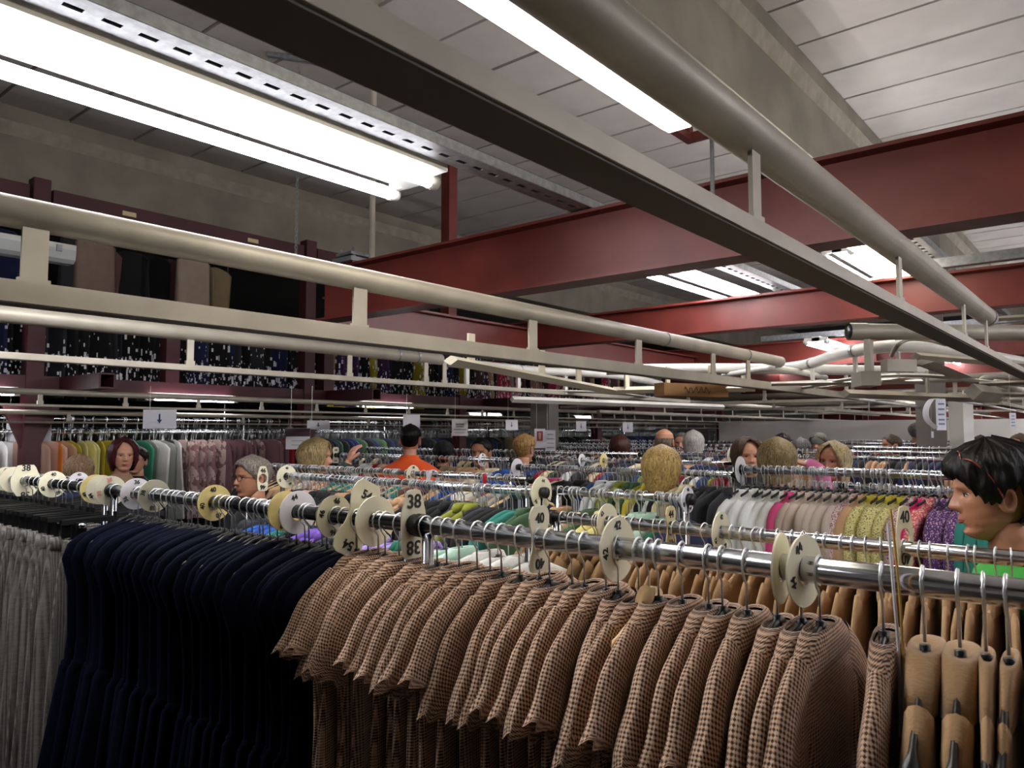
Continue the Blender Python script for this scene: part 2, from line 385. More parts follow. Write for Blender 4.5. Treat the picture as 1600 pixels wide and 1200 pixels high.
# ------------------------------------------------------------------ overhead conveyor rails
HP, HB = CZ + 0.5, CZ + 0.325
def conveyor_x(Y, X0, X1, lab, brk, pipe_r=0.037, bar=(0.075, 0.026), hp=HP, hb=HB, bx=None, brw=0.035, m=STEELW, collars=()):
    r = thing('conveyor_rail', lab, 'rail', (X0, Y, hp))
    MB().tube([(0, 0, 0), (X1 - X0, 0, 0)], pipe_r, 20).build('pipe', m, r, True)
    b0, b1 = bx if bx else (X0, X1)
    MB().box(((b0 + b1)/2 - X0, 0, hb - hp), (b1 - b0, bar[0], bar[1])).build('track_bar', m, r)
    MB().box(((b0 + b1)/2 - X0, 0, hb - hp - bar[1]/2 - .0015), (b1 - b0, bar[0] * .86, .003)).build('shade_strip', mat('painted_shade', '7e7973', 0.9), r)  # thin strip darkens the bar's underside, shade put into its colour
    me = MB().box((0, 0, 0), (brw, 0.008, hp - hb)).box((0, 0, -(hp-hb)/2 + 0.02), (brw + 0.012, 0.014, 0.03)).mesh('bracket', STEELW)
    for x in brk: obj('bracket', me, r, (x - X0, -0.012, (hb - hp)/2))
    cm = None
    for x in collars:
        cm = cm or MB().tube([(-0.006, 0, 0), (0.006, 0, 0)], pipe_r + 0.003, 20).mesh('pipe_collar', STEELD)
        obj('pipe_collar', cm, r, (x - X0, 0, 0))
    return r
def xs_at(Y, pxs): return [at(p, 675, Y=Y).x for p in pxs]
YA = 0.49
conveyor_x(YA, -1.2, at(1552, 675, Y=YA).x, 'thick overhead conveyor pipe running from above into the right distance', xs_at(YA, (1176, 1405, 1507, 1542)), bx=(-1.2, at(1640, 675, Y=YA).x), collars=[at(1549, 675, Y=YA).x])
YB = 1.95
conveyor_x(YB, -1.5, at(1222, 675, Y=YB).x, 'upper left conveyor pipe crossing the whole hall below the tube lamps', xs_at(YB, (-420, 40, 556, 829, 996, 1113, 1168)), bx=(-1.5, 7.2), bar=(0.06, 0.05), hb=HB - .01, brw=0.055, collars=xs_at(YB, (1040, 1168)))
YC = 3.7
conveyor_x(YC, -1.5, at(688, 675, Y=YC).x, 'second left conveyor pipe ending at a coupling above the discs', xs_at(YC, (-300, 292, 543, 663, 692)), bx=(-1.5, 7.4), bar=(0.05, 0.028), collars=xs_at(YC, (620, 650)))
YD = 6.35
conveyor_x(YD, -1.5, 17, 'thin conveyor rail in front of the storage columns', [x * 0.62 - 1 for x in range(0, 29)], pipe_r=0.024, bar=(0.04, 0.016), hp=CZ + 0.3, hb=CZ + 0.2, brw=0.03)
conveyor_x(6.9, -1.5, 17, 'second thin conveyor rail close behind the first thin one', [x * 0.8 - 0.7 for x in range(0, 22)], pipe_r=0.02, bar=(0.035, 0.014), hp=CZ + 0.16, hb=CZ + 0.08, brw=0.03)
# pieces of the conveyor junction on the right
def pipe_path(name, lab, pts, r=0.037, m=WHITEP, hang=(), cat='pipe', barz=None):
    t = thing(name, lab, cat, tuple(pts[0])); P0 = Vector(pts[0])
    pp = path_sm([Vector(p) - P0 for p in pts], 6)
    MB().tube(pp, r, 14).build('pipe', m, t, True)
    for h in hang:
        q = pp[int(h * (len(pp) - 1))]
        MB().box((q.x, q.y, q.z - 0.1), (0.035, 0.02, 0.17)).build('bracket', m, t)
        MB().tube([q + Vector((-0.01, -0.01, 0)) , q + Vector((0.01, 0.01, 0))], r + 0.005, 12).build('pipe_collar', STEELD, t)
    if barz is not None:
        MB().tube([p + Vector((0, 0, barz)) for p in pp], 0.03, 4, ry=0.012).build('track_bar', m, t)
    return t
Hz = lambda px, py, h=0.5: tuple(at(px, py, Z=CZ + h))
# open pipe end with its cut mouth
P0 = at(1326, 518, Z=CZ+0.5); P1 = at(1600, 520, Z=CZ+0.5)
t = thing('open_pipe', 'short grey pipe with an open dark mouth left of the thick overhead pipe', 'pipe', tuple(P0))
d = P1 - P0; dn = d.normalized()
MB().tube([(0, 0, 0), tuple(d)], 0.04, 20, cap=False).build('pipe', STEELW, t, True)
MB().tube([tuple(dn * 0.004), tuple(dn * 0.01)], 0.034, 20).build('pipe_mouth', BLACKP, t, True)
MB().tube([tuple(dn * 0.0), tuple(dn * 0.09)], 0.043, 20, cap=False).build('pipe_collar', STEELW, t, True)
MB().box(tuple(dn * 0.1 + Vector((0, 0, -0.14))), (0.06, 0.03, 0.2)).build('bracket', STEELW, t)
MB().box(tuple(dn * 0.08 + Vector((0, 0, -0.24))), (0.2, 0.09, 0.07), rz=0.5).build('switch_block', STEELW, t)
MB().box(tuple(dn * 0.22 + Vector((-0.1, -0.05, -0.18))), (0.16, 0.05, 0.06), rz=-0.7).build('switch_block', STEELW, t)
pipe_path('curved_pipe', 'white curved pipe bending right from the conveyor junction', [Hz(1222, 575), Hz(1262, 569), Hz(1310, 554), Hz(1362, 544), Hz(1412, 541), Hz(1480, 546), Hz(1600, 566)], hang=(0.2, 0.42, 0.65), barz=-0.17)
pipe_path('straight_pipe', 'white straight pipe crossing behind the curved pipe', [Hz(948, 578), Hz(1080, 576), Hz(1250, 577), Hz(1445, 581)], r=0.042, hang=(0.12, 0.5, 0.8))
pipe_path('straight_pipe', 'cream pipe with a dented end above the pale track plates', [Hz(700, 566), Hz(800, 576), Hz(850, 580), Hz(960, 586), Hz(1032, 600)], r=0.034, hang=(0.1, 0.3, 0.6), barz=-0.16)
pipe_path('straight_pipe', 'thin white pipe curving beside the junction plates', [Hz(1130, 588, .45), Hz(1160, 582, .45), Hz(1215, 576, .45), Hz(1290, 590, .45)], r=0.022)
pipe_path('wire_loop', 'bent steel loop standing on the track beside the curved pipe', [Hz(1393, 556, .42), Hz(1402, 540, .46), Hz(1420, 530, .5), Hz(1450, 531, .5), Hz(1478, 538, .48)], r=0.012, m=STEELW, cat='bracket')
pipe_path('wire_loop', 'second bent steel loop near the folded plate', [Hz(1524, 610, .3), Hz(1532, 594, .34), Hz(1545, 589, .36), Hz(1578, 590, .36)], r=0.014, m=STEELW, cat='bracket')
def plate(name, lab, pts, th=0.012, m=WHITEP, cat='track plate', z=0.33):
    P = [at(px, py, Z=CZ + z) for px, py in pts]; c = P[0]
    t = MB().poly([p - c for p in P], (0, 0, -th)).build(name, m, None, loc=tuple(c)); return tag(t, lab, cat)
def bar3(name, lab, a, b, wd, hh, m=WHITEP, cat='track bar', z=0.33, posts=()):
    A = at(a[0], a[1], Z=CZ + z); B = at(b[0], b[1], Z=CZ + (z if len(b) < 3 else b[2])); d = B - A
    t = thing(name, lab, cat, tuple(A), 0)
    MB().tube([(0, 0, 0), tuple(d)], wd / 2, 4, ry=hh / 2).build('bar', m, t)
    for q in posts: MB().box(tuple(d * q + Vector((0, 0, 0.08))), (0.05, 0.012, 0.16)).build('bracket', m, t)
    return t
bar3('track_bar', 'cream track bar slanting down from the left coupling', (704, 563), (955, 611, .27), 0.1, 0.05, m=mat('cream_paint', 'e4ddc4', 0.4), z=0.36, posts=(0.1, 0.5, 0.75))
bar3('track_bar', 'cream track bar level beside the cardboard strip', (958, 610), (1180, 606), 0.06, 0.05, z=0.3, posts=(0.1, 0.4, 0.7), m=mat('cream_paint', 'e4ddc4'))
bar3('track_bar', 'long grey lower track bar passing under the cardboard strip', (800, 624), (1130, 636), 0.05, 0.05, z=0.25)
bar3('track_bar', 'white track bar below the curved pipe', (1205, 600), (1440, 596), 0.1, 0.03, z=0.32)
bar3('track_bar', 'white tapered track bar crossing to the junction bolt', (1285, 606), (1430, 590), 0.13, 0.02, z=0.33, m=mat('cream_paint', 'e4ddc4'))
bar3('track_bar', 'flat track bar running level beneath the junction', (1320, 615), (1560, 624), 0.07, 0.05, z=0.22, m=STEELW, posts=(0.5, 0.9))
bar3('track_bar', 'short level track bar at the right edge', (1560, 616), (1680, 618), 0.08, 0.03, z=0.25, m=STEELW)
bar3('track_bar', 'bent grey track piece below the thick pipe', (1440, 566), (1530, 600), 0.11, 0.03, z=0.34, m=STEELW)
bar3('track_bar', 'bent grey track piece leading to the right loop', (1530, 600), (1660, 596), 0.08, 0.03, z=0.3, m=STEELW)
bar3('track_bar', 'grey rail crossing behind the thick pipe end', (1430, 556), (1660, 575), 0.07, 0.04, z=0.42, m=STEELW)
bar3('track_bar', 'upper grey rail beside the pipe end at the right edge', (1560, 498), (1660, 492), 0.03, 0.03, z=0.62, m=STEELW)
o = bar3('junction_bolt', 'bolted switch joint in the middle of the track bars', (1424, 588), (1442, 592), 0.08, 0.08, z=0.36, m=STEELD, cat='joint')
o = bar3('junction_block', 'steel switch block near the right loop', (1520, 612), (1556, 616), 0.1, 0.1, z=0.24, m=STEELW, cat='joint')
# thin price-rail bars on the right with little hangers
def hang_bar(lab, p0, p1, z, n):
    A = at(p0[0], p0[1], Z=CZ + z); B = at(p1[0], p1[1], Z=CZ + z); t = thing('hanging_bar', lab, 'rail', tuple(A)); d = B - A
    MB().tube([(0, 0, 0), tuple(d)], 0.014, 8).build('bar', WHITEP, t)
    for k in range(n): MB().tube([tuple(d * ((k + .5) / n)), tuple(d * ((k + .5) / n) + Vector((0, 0, 0.12)))], 0.006, 6).build('hanger_rod', STEELW, t)
    return t
hang_bar('thin pale bar carrying the folded paper strip on the right', (1250, 612), (1680, 668), 0.3, 9)
hang_bar('second thin pale bar above the folded paper strip', (1440, 616), (1680, 658), 0.32, 5)
# cardboard strip
A = at(1030, 606, Z=CZ + 0.29); B = at(1130, 614, Z=CZ + 0.27); d = B - A
t = thing('cardboard_strip', 'brown cardboard strip with scribbled marks wedged on the track', 'cardboard', tuple(A))
ang = math.atan2(d.y, d.x); L = d.length
MB().box((d.x/2, d.y/2, d.z/2), (L, 0.1, 0.085), rz=ang).build('carton', CARD, t)
sc = MB(); 
pts = [Vector((L * (0.3 + 0.4 * k / 24), -0.0525, 0.02 * math.sin(k * 1.3) + 0.006 * math.sin(k * 2.9))) for k in range(25)]
sc.tube([Matrix.Rotation(ang, 3, 'Z') @ p + Vector((0, 0, d.z / 2)) for p in pts], 0.002, 4).build('scribble', INK, t)
for (X_, ya, yb) in ((8.0, -1, 5.8), (10.4, -2, 5.8), (13.6, -3, 5.8)):
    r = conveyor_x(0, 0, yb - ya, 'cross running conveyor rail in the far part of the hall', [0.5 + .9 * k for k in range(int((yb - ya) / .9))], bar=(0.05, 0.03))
    r.rotation_euler.z = PI / 2; r.location = (X_, ya, HP)
for (Y_, xa, xb) in ((.9, 7.5, 20), (2.6, 8.5, 20), (4.9, 7.5, 20)):
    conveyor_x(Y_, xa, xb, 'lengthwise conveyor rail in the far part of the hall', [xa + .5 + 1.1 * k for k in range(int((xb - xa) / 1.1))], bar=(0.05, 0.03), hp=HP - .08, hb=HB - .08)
# ------------------------------------------------------------------ storage racks on the left, two clothes levels high
YS = 7.05
def storage_column(px, ztop, wd=0.13):
    p = at(px, 675, Y=YS); r = bpy.data.objects.new('storage_column', None); COL.objects.link(r); r.location = (p.x, YS, 0); r['kind'] = 'structure'
    r['label'] = 'dark red square column of the clothes storage'
    zlo = CZ + .46 if px in (262, 507) else 0
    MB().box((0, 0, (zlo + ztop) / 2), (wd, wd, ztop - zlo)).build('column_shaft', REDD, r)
    if zlo: return p.x
    for s in (-1, 1):
        MB().poly([(s*wd/2, -0.02, CZ + 0.02), (s*wd/2, -0.02, CZ - 0.14 + 0.0), (s*(wd/2 + 0.15), -0.02, CZ + 0.22), (s*wd/2, -0.02, CZ + 0.22)], (0, 0.04, 0)).build('gusset_plate', REDD, r)
        MB().poly([(s*wd/2, -0.02, CZ + 1.72), (s*(wd/2 + 0.22), -0.02, CZ + 1.92), (s*wd/2, -0.02, CZ + 1.92)], (0, 0.04, 0)).build('gusset_plate', REDD, r)
    return p.x
cols = [storage_column(p, CZ + (2.12 if p in (47, 477) else 1.15 if p in (262, 507) else 0.5)) for p in (47, 477, 262, 507, 718, 932, 1126)]
for k, (xa, xb) in enumerate(((-2, cols[0] - .09), (cols[0] + .09, cols[1] - .09), (cols[1] + .09, 8.2))):
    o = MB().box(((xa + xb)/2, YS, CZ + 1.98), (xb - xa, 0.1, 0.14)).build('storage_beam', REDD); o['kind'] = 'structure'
    for q in range(2):
        MB().box((xa + (xb - xa) * (0.25 + 0.5 * q), YS - 0.052, CZ + 1.98), (0.12, 0.004, 0.04)).build('masking_label', mat('masking_tape', 'd8c39a', 0.8), o)
    xm = (xa+xb)/2
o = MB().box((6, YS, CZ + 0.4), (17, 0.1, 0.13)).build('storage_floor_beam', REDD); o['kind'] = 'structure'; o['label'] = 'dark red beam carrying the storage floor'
for px in (165, 588, 830, 905, 990, 1115):       # hollow beam stubs sticking out towards the aisle
    p = at(px, 675, Y=6.2); t = thing('beam_stub', 'dark hollow beam end jutting out below the storage', 'beam', (p.x, 6.2, CZ + 0.4), 0, 'beam ends under the storage')
    m = MB()
    for (c, dd) in (((0, .42, .055), (.12, .84, .012)), ((0, .42, -.055), (.12, .84, .012)), ((-.054, .42, 0), (.012, .84, .1)), ((.054, .42, 0), (.012, .84, .1))): m.box(c, dd)
    m.build('hollow_profile', REDD, t)
o = MB().box((6, 9.6, CZ + 0.36), (17, 5.0, 0.03)).build('storage_deck', mat('deck_board', '4a3f3c', 0.8)); o['kind'] = 'structure'
o = MB().box((6, 12.0, CZ + 1.6), (17, 0.1, 3.0)).build('storage_back_wall', mat('dark_backing', '22232a', 0.9)); o['kind'] = 'structure'
o = MB().box((6, 9.6, CZ + 1.93), (17, 4.6, 0.03)).build('storage_top_deck', mat('deck_board_top', '5a5854', 0.8)); o['kind'] = 'structure'
# ------------------------------------------------------------------ garments
def ring(z, w, t, n, amp=0.0, fr=0, ph=0, x0=0.0, y0=0.0):
    R = []
    for j in range(n):
        a = 2 * PI * j / n; c, s = math.cos(a), math.sin(a)
        x = w * (abs(c) ** 0.8) * (1 if c >= 0 else -1); y = t * (abs(s) ** 0.75) * (1 if s >= 0 else -1)
        wv = amp * (math.sin(fr * x + ph) + 0.5 * math.sin(fr * 2.3 * x + ph * 1.7)) if amp else 0
        R.append(Vector((x0 + x + (wv * 0.4 if abs(c) > .9 else 0), y0 + y + wv, z)))
    return R
def body(levels, n=20, seed=0, cap=True):
    rn = random.Random(seed); ph = rn.uniform(0, 6); fr = rn.uniform(35, 75)
    m = MB(); R = [ring(z, w, t, n, amp, fr, ph + z * 0.8, rn.uniform(-.004, .004), 0) for (z, w, t, amp) in levels]
    m.loft(R, cap0=cap)
    m.uv = [[(m.v[q].x + m.v[q].y * 1.3, -m.v[q].z * 1.08) for q in f] for f in m.f]
    return m
def sleeve(pts, wid, th, n=12, seed=0, wave=0.004, flare=1.0):
    rn = random.Random(seed); ph = rn.uniform(0, 6); P = path_sm([Vector((x, 0, z)) for x, z in pts], 3); k = len(P); rings = []
    for i, p in enumerate(P):
        t = (P[min(i+1, k-1)] - P[max(i-1, 0)]).normalized(); nn = Vector((t.z, 0, -t.x)); f = i / (k - 1)
        wd = wid[0] + (wid[1] - wid[0]) * f; tt = th[0] + (th[1] - th[0]) * f; R = []
        for j in range(n):
            a = 2 * PI * j / n
            wv = wave * f * math.sin(5 * a + ph) * flare + wave * 0.8 * math.sin(p.z * 60 + ph) * f
            R.append(p + nn * (math.cos(a) * (wd + wv)) + Vector((0, math.sin(a) * tt + wv, 0)) + t * (wv * 2.2 if i == k-1 else 0))
        rings.append(R)
    return MB().loft(rings)
def garment_meshes(kind, m, nvar, trim=None):
    out = []
    for v in range(nvar):
        sd = hash((kind, v)) % 1000 if False else (sum(map(ord, kind)) * 7 + v * 13)
        rn = random.Random(sd); parts = []
        if kind == 'tweed':
            L = [(-.080, .042, .012, 0), (-.084, .06, .014, 0), (-.100, .1, .0145, 0), (-.122, .135, .015, 0), (-.15, .158, .015, 0), (-.2, .166, .0125, .002), (-.28, .158, .011, .004), (-.42, .16, .012, .007), (-.6, .17, .013, .009), (-.8, .19, .014, .011), (-1.0, .205, .014, .012)]
            parts.append(('dress', body(L, 30, sd)))
            for s in (-1, 1):
                dz = rn.uniform(-.02, .01)
                parts.append(('sleeve', sleeve([(s*.09, -.12), (s*.145, -.16), (s*.185, -.21), (s*.215, -.262 + dz)], (.034, .042), (.0150, .0165), 16, sd + s, .0036)))
            C = [(-.077, .046, .014, 0), (-.0735, .055, .0165, 0), (-.08, .073, .0185, 0), (-.102, .107, .019, 0), (-.128, .138, .019, 0), (-.129, .133, .0155, 0)]
            parts.append(('yoke', body(C, 20, sd, False)))
        elif kind == 'navy':
            L = [(-.085, .045, .012, 0), (-.10, .1, .014, 0), (-.12, .15, .014, 0), (-.145, .185, .014, 0), (-.19, .2, .013, .001), (-.27, .172, .014, .003), (-.42, .165, .015, .006), (-.5, .168, .015, .006), (-.515, .185, .018, .007), (-.8, .225, .018, .013), (-1.05, .26, .02, .015)]
            parts.append(('dress', body(L, 24, sd)))
            parts.append(('waistband', body([(-.495, .170, .017, .006), (-.5, .176, .019, .006), (-.53, .178, .02, .006), (-.535, .174, .017, .006)], 16, sd, False)))
        elif kind == 'trousers':
            L = [(-.155, .165, .010, 0.0), (-.158, .17, .013, 0.0), (-.19, .172, .013, .001), (-.25, .185, .013, .004), (-.4, .2, .014, .007), (-.7, .21, .015, .009), (-1.1, .225, .016, .011)]
            parts.append(('trouser_leg', body(L, 28, sd)))
            parts.append(('waistband', body([(-.15, .166, .012, 0), (-.152, .17, .0155, 0), (-.19, .175, .0165, 0), (-.193, .174, .013, 0)], 16, sd, False)))
        elif kind == 'camel':
            L = [(-.085, .05, .007, 0), (-.103, .085, .0075, 0), (-.127, .125, .0075, 0), (-.15, .158, .008, 0), (-.2, .168, .009, .002), (-.4, .17, .010, .004), (-.7, .19, .02, .008), (-1.05, .21, .02, .009)]
            parts.append(('coat', body(L, 20, sd)))
            for s in (-1, 1):
                parts.append(('sleeve', sleeve([(s*.11, -.135), (s*.155, -.2), (s*.17, -.4), (s*.165, -.7)], (.035, .04), (.0085, .009), 10, sd + s, .003)))
            C = [(0, 0, 0, 0), (-.077, .028, .005, 0), (-.071, .044, .009, 0), (-.074, .057, .0115, 0), (-.092, .085, .0125, 0), (-.13, .122, .0125, 0), (-.132, .115, .008, 0)]
            parts.append(('collar', body(C[1:], 16, sd, True)))
        elif kind == 'shirt':
            L = [(-.078, .04, .012, 0), (-.09, .08, .014, 0), (-.115, .14, .015, 0), (-.145, .19, .015, 0), (-.2, .195, .014, .002), (-.4, .18, .016, .007), (-.75, .2, .017, .01)]
            parts.append(('shirt', body(L, 16, sd)))
            for s in (-1, 1):
                parts.append(('sleeve', sleeve([(s*.14, -.145), (s*.195, -.19), (s*.215, -.35), (s*.21, -.62)], (.03, .035), (.016, .014), 8, sd + s, .004)))
            if v % 2 == 0: parts.append(('collar', body([(-.078, .04, .016, 0), (-.062, .048, .018, 0), (-.066, .06, .022, 0), (-.1, .085, .022, 0), (-.102, .08, .018, 0)], 12, sd, False)))
        elif kind == 'sweater':
            L = [(-.10, .05, .02, 0), (-.115, .09, .028, 0), (-.14, .14, .031, 0), (-.175, .175, .031, 0), (-.24, .18, .028, .003), (-.4, .175, .028, .006), (-.62, .185, .026, .006)]
            parts.append(('sweater', body(L, 18, sd)))
            for s in (-1, 1):
                parts.append(('sleeve', sleeve([(s*.12, -.16), (s*.185, -.22), (s*.2, -.38), (s*.195, -.6)], (.045, .035), (.032, .026), 10, sd + s, .006)))
            parts.append(('collar', body([(-.1, .05, .026, 0), (-.082, .052, .028, 0), (-.078, .06, .032, 0), (-.1, .07, .034, 0), (-.125, .08, .032, 0)], 14, sd, False)))
        elif kind == 'far':
            L = [(-.078, .03, .012, 0), (-.11, .14, .016, 0), (-.15, .19, .016, 0), (-.3, .19, .018, .006), (-.6, .2, .018, .012), (-.85, .21, .018, .014)]
            parts.append(('garment', body(L, 10, sd)))
        ms = []
        for nm, b in parts:
            mm = (trim or {}).get(nm, m)
            ms.append((nm, b.mesh(nm, mm, True)))
        out.append(ms)
    return out
GM = {}
def garment(kind, m, name, label, cat, group, loc, rz, var, trim=None, scale=1.0, ry=0.0):
    key = (kind, m.name, tuple(sorted((k, v.name) for k, v in (trim or {}).items())))
    if key not in GM: GM[key] = garment_meshes(kind, m, 4 if kind in ('tweed', 'navy', 'trousers', 'shirt') else 3, trim)
    ms = GM[key][var % len(GM[key])]
    o = obj(name, ms[0][1], None, loc); o.rotation_euler = (0, ry, rz)
    if scale != 1.0: o.scale = (scale, scale, 1)
    tag(o, label, cat, group)
    for nm, me in ms[1:]: obj(nm, me, o)
    return o
# hangers ----------------------------------------------------------
RR = 0.019
def hook_mb(r=RR + 0.003, drop=0.078, wr=0.002, n=5):
    pts = []
    for k in range(11):
        a = math.radians(-35 + k * 25); pts.append((r * math.cos(a), 0, r * math.sin(a)))
    pts += [(-r * 0.6, 0, -r * 0.95), (-0.002, 0, -r * 1.5), (0, 0, -drop)]
    return MB().tube(pts, wr, n)
HOOK = hook_mb().mesh('hook', WIRE, True)
HOOKT = hook_mb(wr=0.0026).mesh('hook', WIRE, True)
HOOKF = hook_mb(wr=0.0026, n=3).mesh('hook', WIRE)
def arm_mb(half, z0, z1, rz_, ry_, bulb=1.0):
    q7 = z1 + (z0 - z1) * .24
    pts = [(-half, 0, z1), (-half*.95, 0, z1 + .006), (-half*.82, 0, q7), (-half*.5, 0, z1 + (z0 - z1)*.58), (-.03, 0, z0 + .002), (0, 0, z0 + .006), (.03, 0, z0 + .002), (half*.5, 0, z1 + (z0 - z1)*.58), (half*.82, 0, q7), (half*.95, 0, z1 + .006), (half, 0, z1)]
    rz = [rz_*bulb*.6, rz_*bulb, rz_, rz_, rz_, rz_*1.3, rz_, rz_, rz_, rz_*bulb, rz_*bulb*.6]; ry = [ry_*bulb*.6, ry_*bulb, ry_, ry_, ry_, ry_, ry_, ry_, ry_, ry_*bulb, ry_*bulb*.6]
    m = MB().tube(pts, ry, 8, ry=rz); m.tube([(0, 0, z0 - .005), (0, 0, z0 + .018)], .007, 8); return m
HB_BLACK = arm_mb(.168, -.088, -.146, .007, .0045).mesh('hanger_arms', BLACKP, True)
HB_COAT = arm_mb(.2, -.1, -.188, .0065, .005, 2.3).mesh('hanger_arms', BLACKP, True)
HB_SLIM = arm_mb(.122, -.09, -.13, .007, .005).mesh('hanger_arms', BLACKP, True)
HB_WSLIM = arm_mb(.14, -.088, -.13, .008, .006).mesh('hanger_arms', WOOD, True)
HB_WOOD = arm_mb(.2, -.08, -.145, .011, .007).mesh('hanger_arms', WOOD, True)
HB_WHITE = arm_mb(.2, -.08, -.145, .008, .005).mesh('hanger_arms', WHITEP, True)
clipm = MB(); clipm.box((0, 0, -.092), (.36, .012, .016))
clipm.tube([(0, 0, -.09), (0, 0, -.07)], .008, 8)
HB_CLIP = clipm.mesh('hanger_bar', BLACKP)
CLIPB = MB().box((0, 0, -.125), (.035, .026, .06)).mesh('clip', BLACKP)
CLIPS = MB().tube([(-.012, -.016, -.105), (.012, -.016, -.105)], .009, 8).mesh('clip_spring', CHROME, True)
def hanger(kind, label, group, loc, rz, ry=0.0):
    me = {'woodslim': HB_WSLIM, 'slim': HB_SLIM, 'black': HB_BLACK, 'coat': HB_COAT, 'wood': HB_WOOD, 'white': HB_WHITE, 'clip': HB_CLIP}[kind]
    nm = {'woodslim': 'wooden_hanger', 'slim': 'plastic_hanger', 'black': 'plastic_hanger', 'coat': 'coat_hanger', 'wood': 'wooden_hanger', 'white': 'white_hanger', 'clip': 'clip_hanger'}[kind]
    o = obj(nm, me, None, loc); o.rotation_euler = (0, ry, rz); tag(o, label, 'hanger', group)
    obj('hook', HOOKT if kind in ('coat',) else HOOK, o)
    if kind == 'clip':
        for s in (-1, 1):
            c = obj('clip', CLIPB, o, (s * .12, 0, 0)); obj('clip_spring', CLIPS, c)
    return o
# racks -------------------------------------------------------------
def zrail(X, d): return CZ - d
def Yat(px, X): return at(px, 675, X=X).y
def rack(X, d, Ya, Yb, label, group=None, r=0.017, m=CHROME, posts=True, foot=True):
    z = CZ - d; t = thing('clothes_rack', label, 'clothes rack', (X, (Ya + Yb) / 2, 0), 0, group); h = abs(Yb - Ya) / 2
    MB().tube([(0, -h, z), (0, h, z)], r, 16).build('rail', m, t, True)
    if posts:
        for s in (-1, 1):
            MB().tube([(0, s * (h - .02), 0.05), (0, s * (h - .02), z - 0.005)], 0.013, 10).build('post', m, t, True)
            if foot: MB().box((0, s * (h - .02), 0.04), (0.5, 0.04, 0.03)).build('foot', m, t)
            MB().tube([(0, s * h - .012 * s, z), (0, s * h + .012 * s, z)], r + .006, 12).build('rail_cap', BLACKP, t, True)
    return t
def rack_x(Y, z, Xa, Xb, label, group=None, r=0.016):
    t = thing('clothes_rack', label, 'clothes rack', ((Xa + Xb) / 2, Y, 0), 0, group); h = (Xb - Xa) / 2
    MB().tube([(-h, 0, z), (h, 0, z)], r, 10).build('rail', CHROME, t, True)
    k = -h
    while k <= h: MB().tube([(k, 0, 0), (k, 0, z)], 0.014, 6).build('post', CHROME, t, True); k += 2 * h / max(1, round(h))
    return t
# ------------------------------------------------------------------ front rack
X1, D1 = 1.15, 0.203; Z1 = CZ - D1
YJ = Yat(655, X1); YE = Yat(178, X1)
rack(X1, D1, -0.9, YJ - 0.01, 'nearest chrome clothes rail holding the tweed dresses', r=0.0195)
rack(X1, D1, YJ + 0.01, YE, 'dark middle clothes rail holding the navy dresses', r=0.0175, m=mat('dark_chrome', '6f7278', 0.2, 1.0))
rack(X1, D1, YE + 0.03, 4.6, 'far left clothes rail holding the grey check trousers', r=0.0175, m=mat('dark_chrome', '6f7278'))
def fill(X, d, px0, px1, pitch, fn, jit=0.35, Y0=None, Y1=None):
    a, b = (Yat(px0, X), Yat(px1, X)) if Y0 is None else (Y0, Y1)
    if a > b: a, b = b, a
    n = max(1, int((b - a) / pitch))
    for k in range(n):
        y = a + (k + .5 + random.uniform(-jit, jit)) * (b - a) / n
        fn(y, k, n, CZ - d)
ORD = 'first second third fourth fifth sixth seventh eighth ninth tenth eleventh twelfth thirteenth fourteenth fifteenth sixteenth seventeenth eighteenth nineteenth twentieth'.split()
TENS = {20: 'twenty', 30: 'thirty', 40: 'forty', 50: 'fifty', 60: 'sixty', 70: 'seventy'}
def ordl(i):
    if i <= 20: return ORD[i - 1]
    t, u = i // 10 * 10, i % 10
    return (TENS[t] + '-' + ORD[u - 1]) if u else TENS[t][:-1] + 'ieth'
LAND = [(Yat(p, X1), n) for p, n in ((-40, 'outermost divider at the left edge'), (86, 'divider right of the hexagonal 38'), (176, 'pink numbered divider'), (338, 'yellowed round divider 40'), (448, 'open yellowed divider 42'), (647, 'tall divider 38'), (842, 'waisted divider 40'), (963, 'round divider 42'), (1216, 'faded divider'), (1396, 'hanging white string'))]
def by_landmark(items, what, hlab):      # items: (y, garment, hanger)
    seen = {}
    for y, gmt, hg in sorted(items, key=lambda t: t[0]):
        yl, n = min(LAND, key=lambda l: abs(l[0] - y)); side = 'left' if y > yl else 'right'; seen.setdefault((n, side), []).append((abs(y - yl), gmt, hg))
    for (n, side), L in seen.items():
        for i, (_, gmt, hg) in enumerate(sorted(L, key=lambda t: t[0])):
            w_ = '%s to the %s of the %s' % (ordl(i + 1), side, n)
            gmt['label'] = what + ', ' + w_; hg['label'] = hlab + ', ' + w_
ITEMS = {'t': [], 'n': [], 'p': [], 'c': []}
def f_tweed(y, k, n, z):
    rz = random.gauss(0.10, 0.06); x = X1 + random.uniform(-.012, .012)
    hg = hanger('slim', '', 'hangers under the tweed dresses', (X1, y, z), rz)
    ga = garment('tweed', TWEED, 'tweed_dress', '', 'dress', 'tweed dresses on the front rail', (x, y, z + random.uniform(-.008, .004)), rz, random.randrange(4), {'yoke': TWEED}, ry=random.uniform(-.05, .04))
    ITEMS['t'].append((y, ga, hg))
fill(X1, D1, 566, 1188, 0.0375, f_tweed, jit=.3); fill(X1, D1, 1192, 1300, 0.032, f_tweed, jit=.2); fill(X1, D1, 1342, 1394, 0.032, f_tweed, jit=.15)
by_landmark(ITEMS['t'], 'brown tweed dress', 'black hanger of a tweed dress')
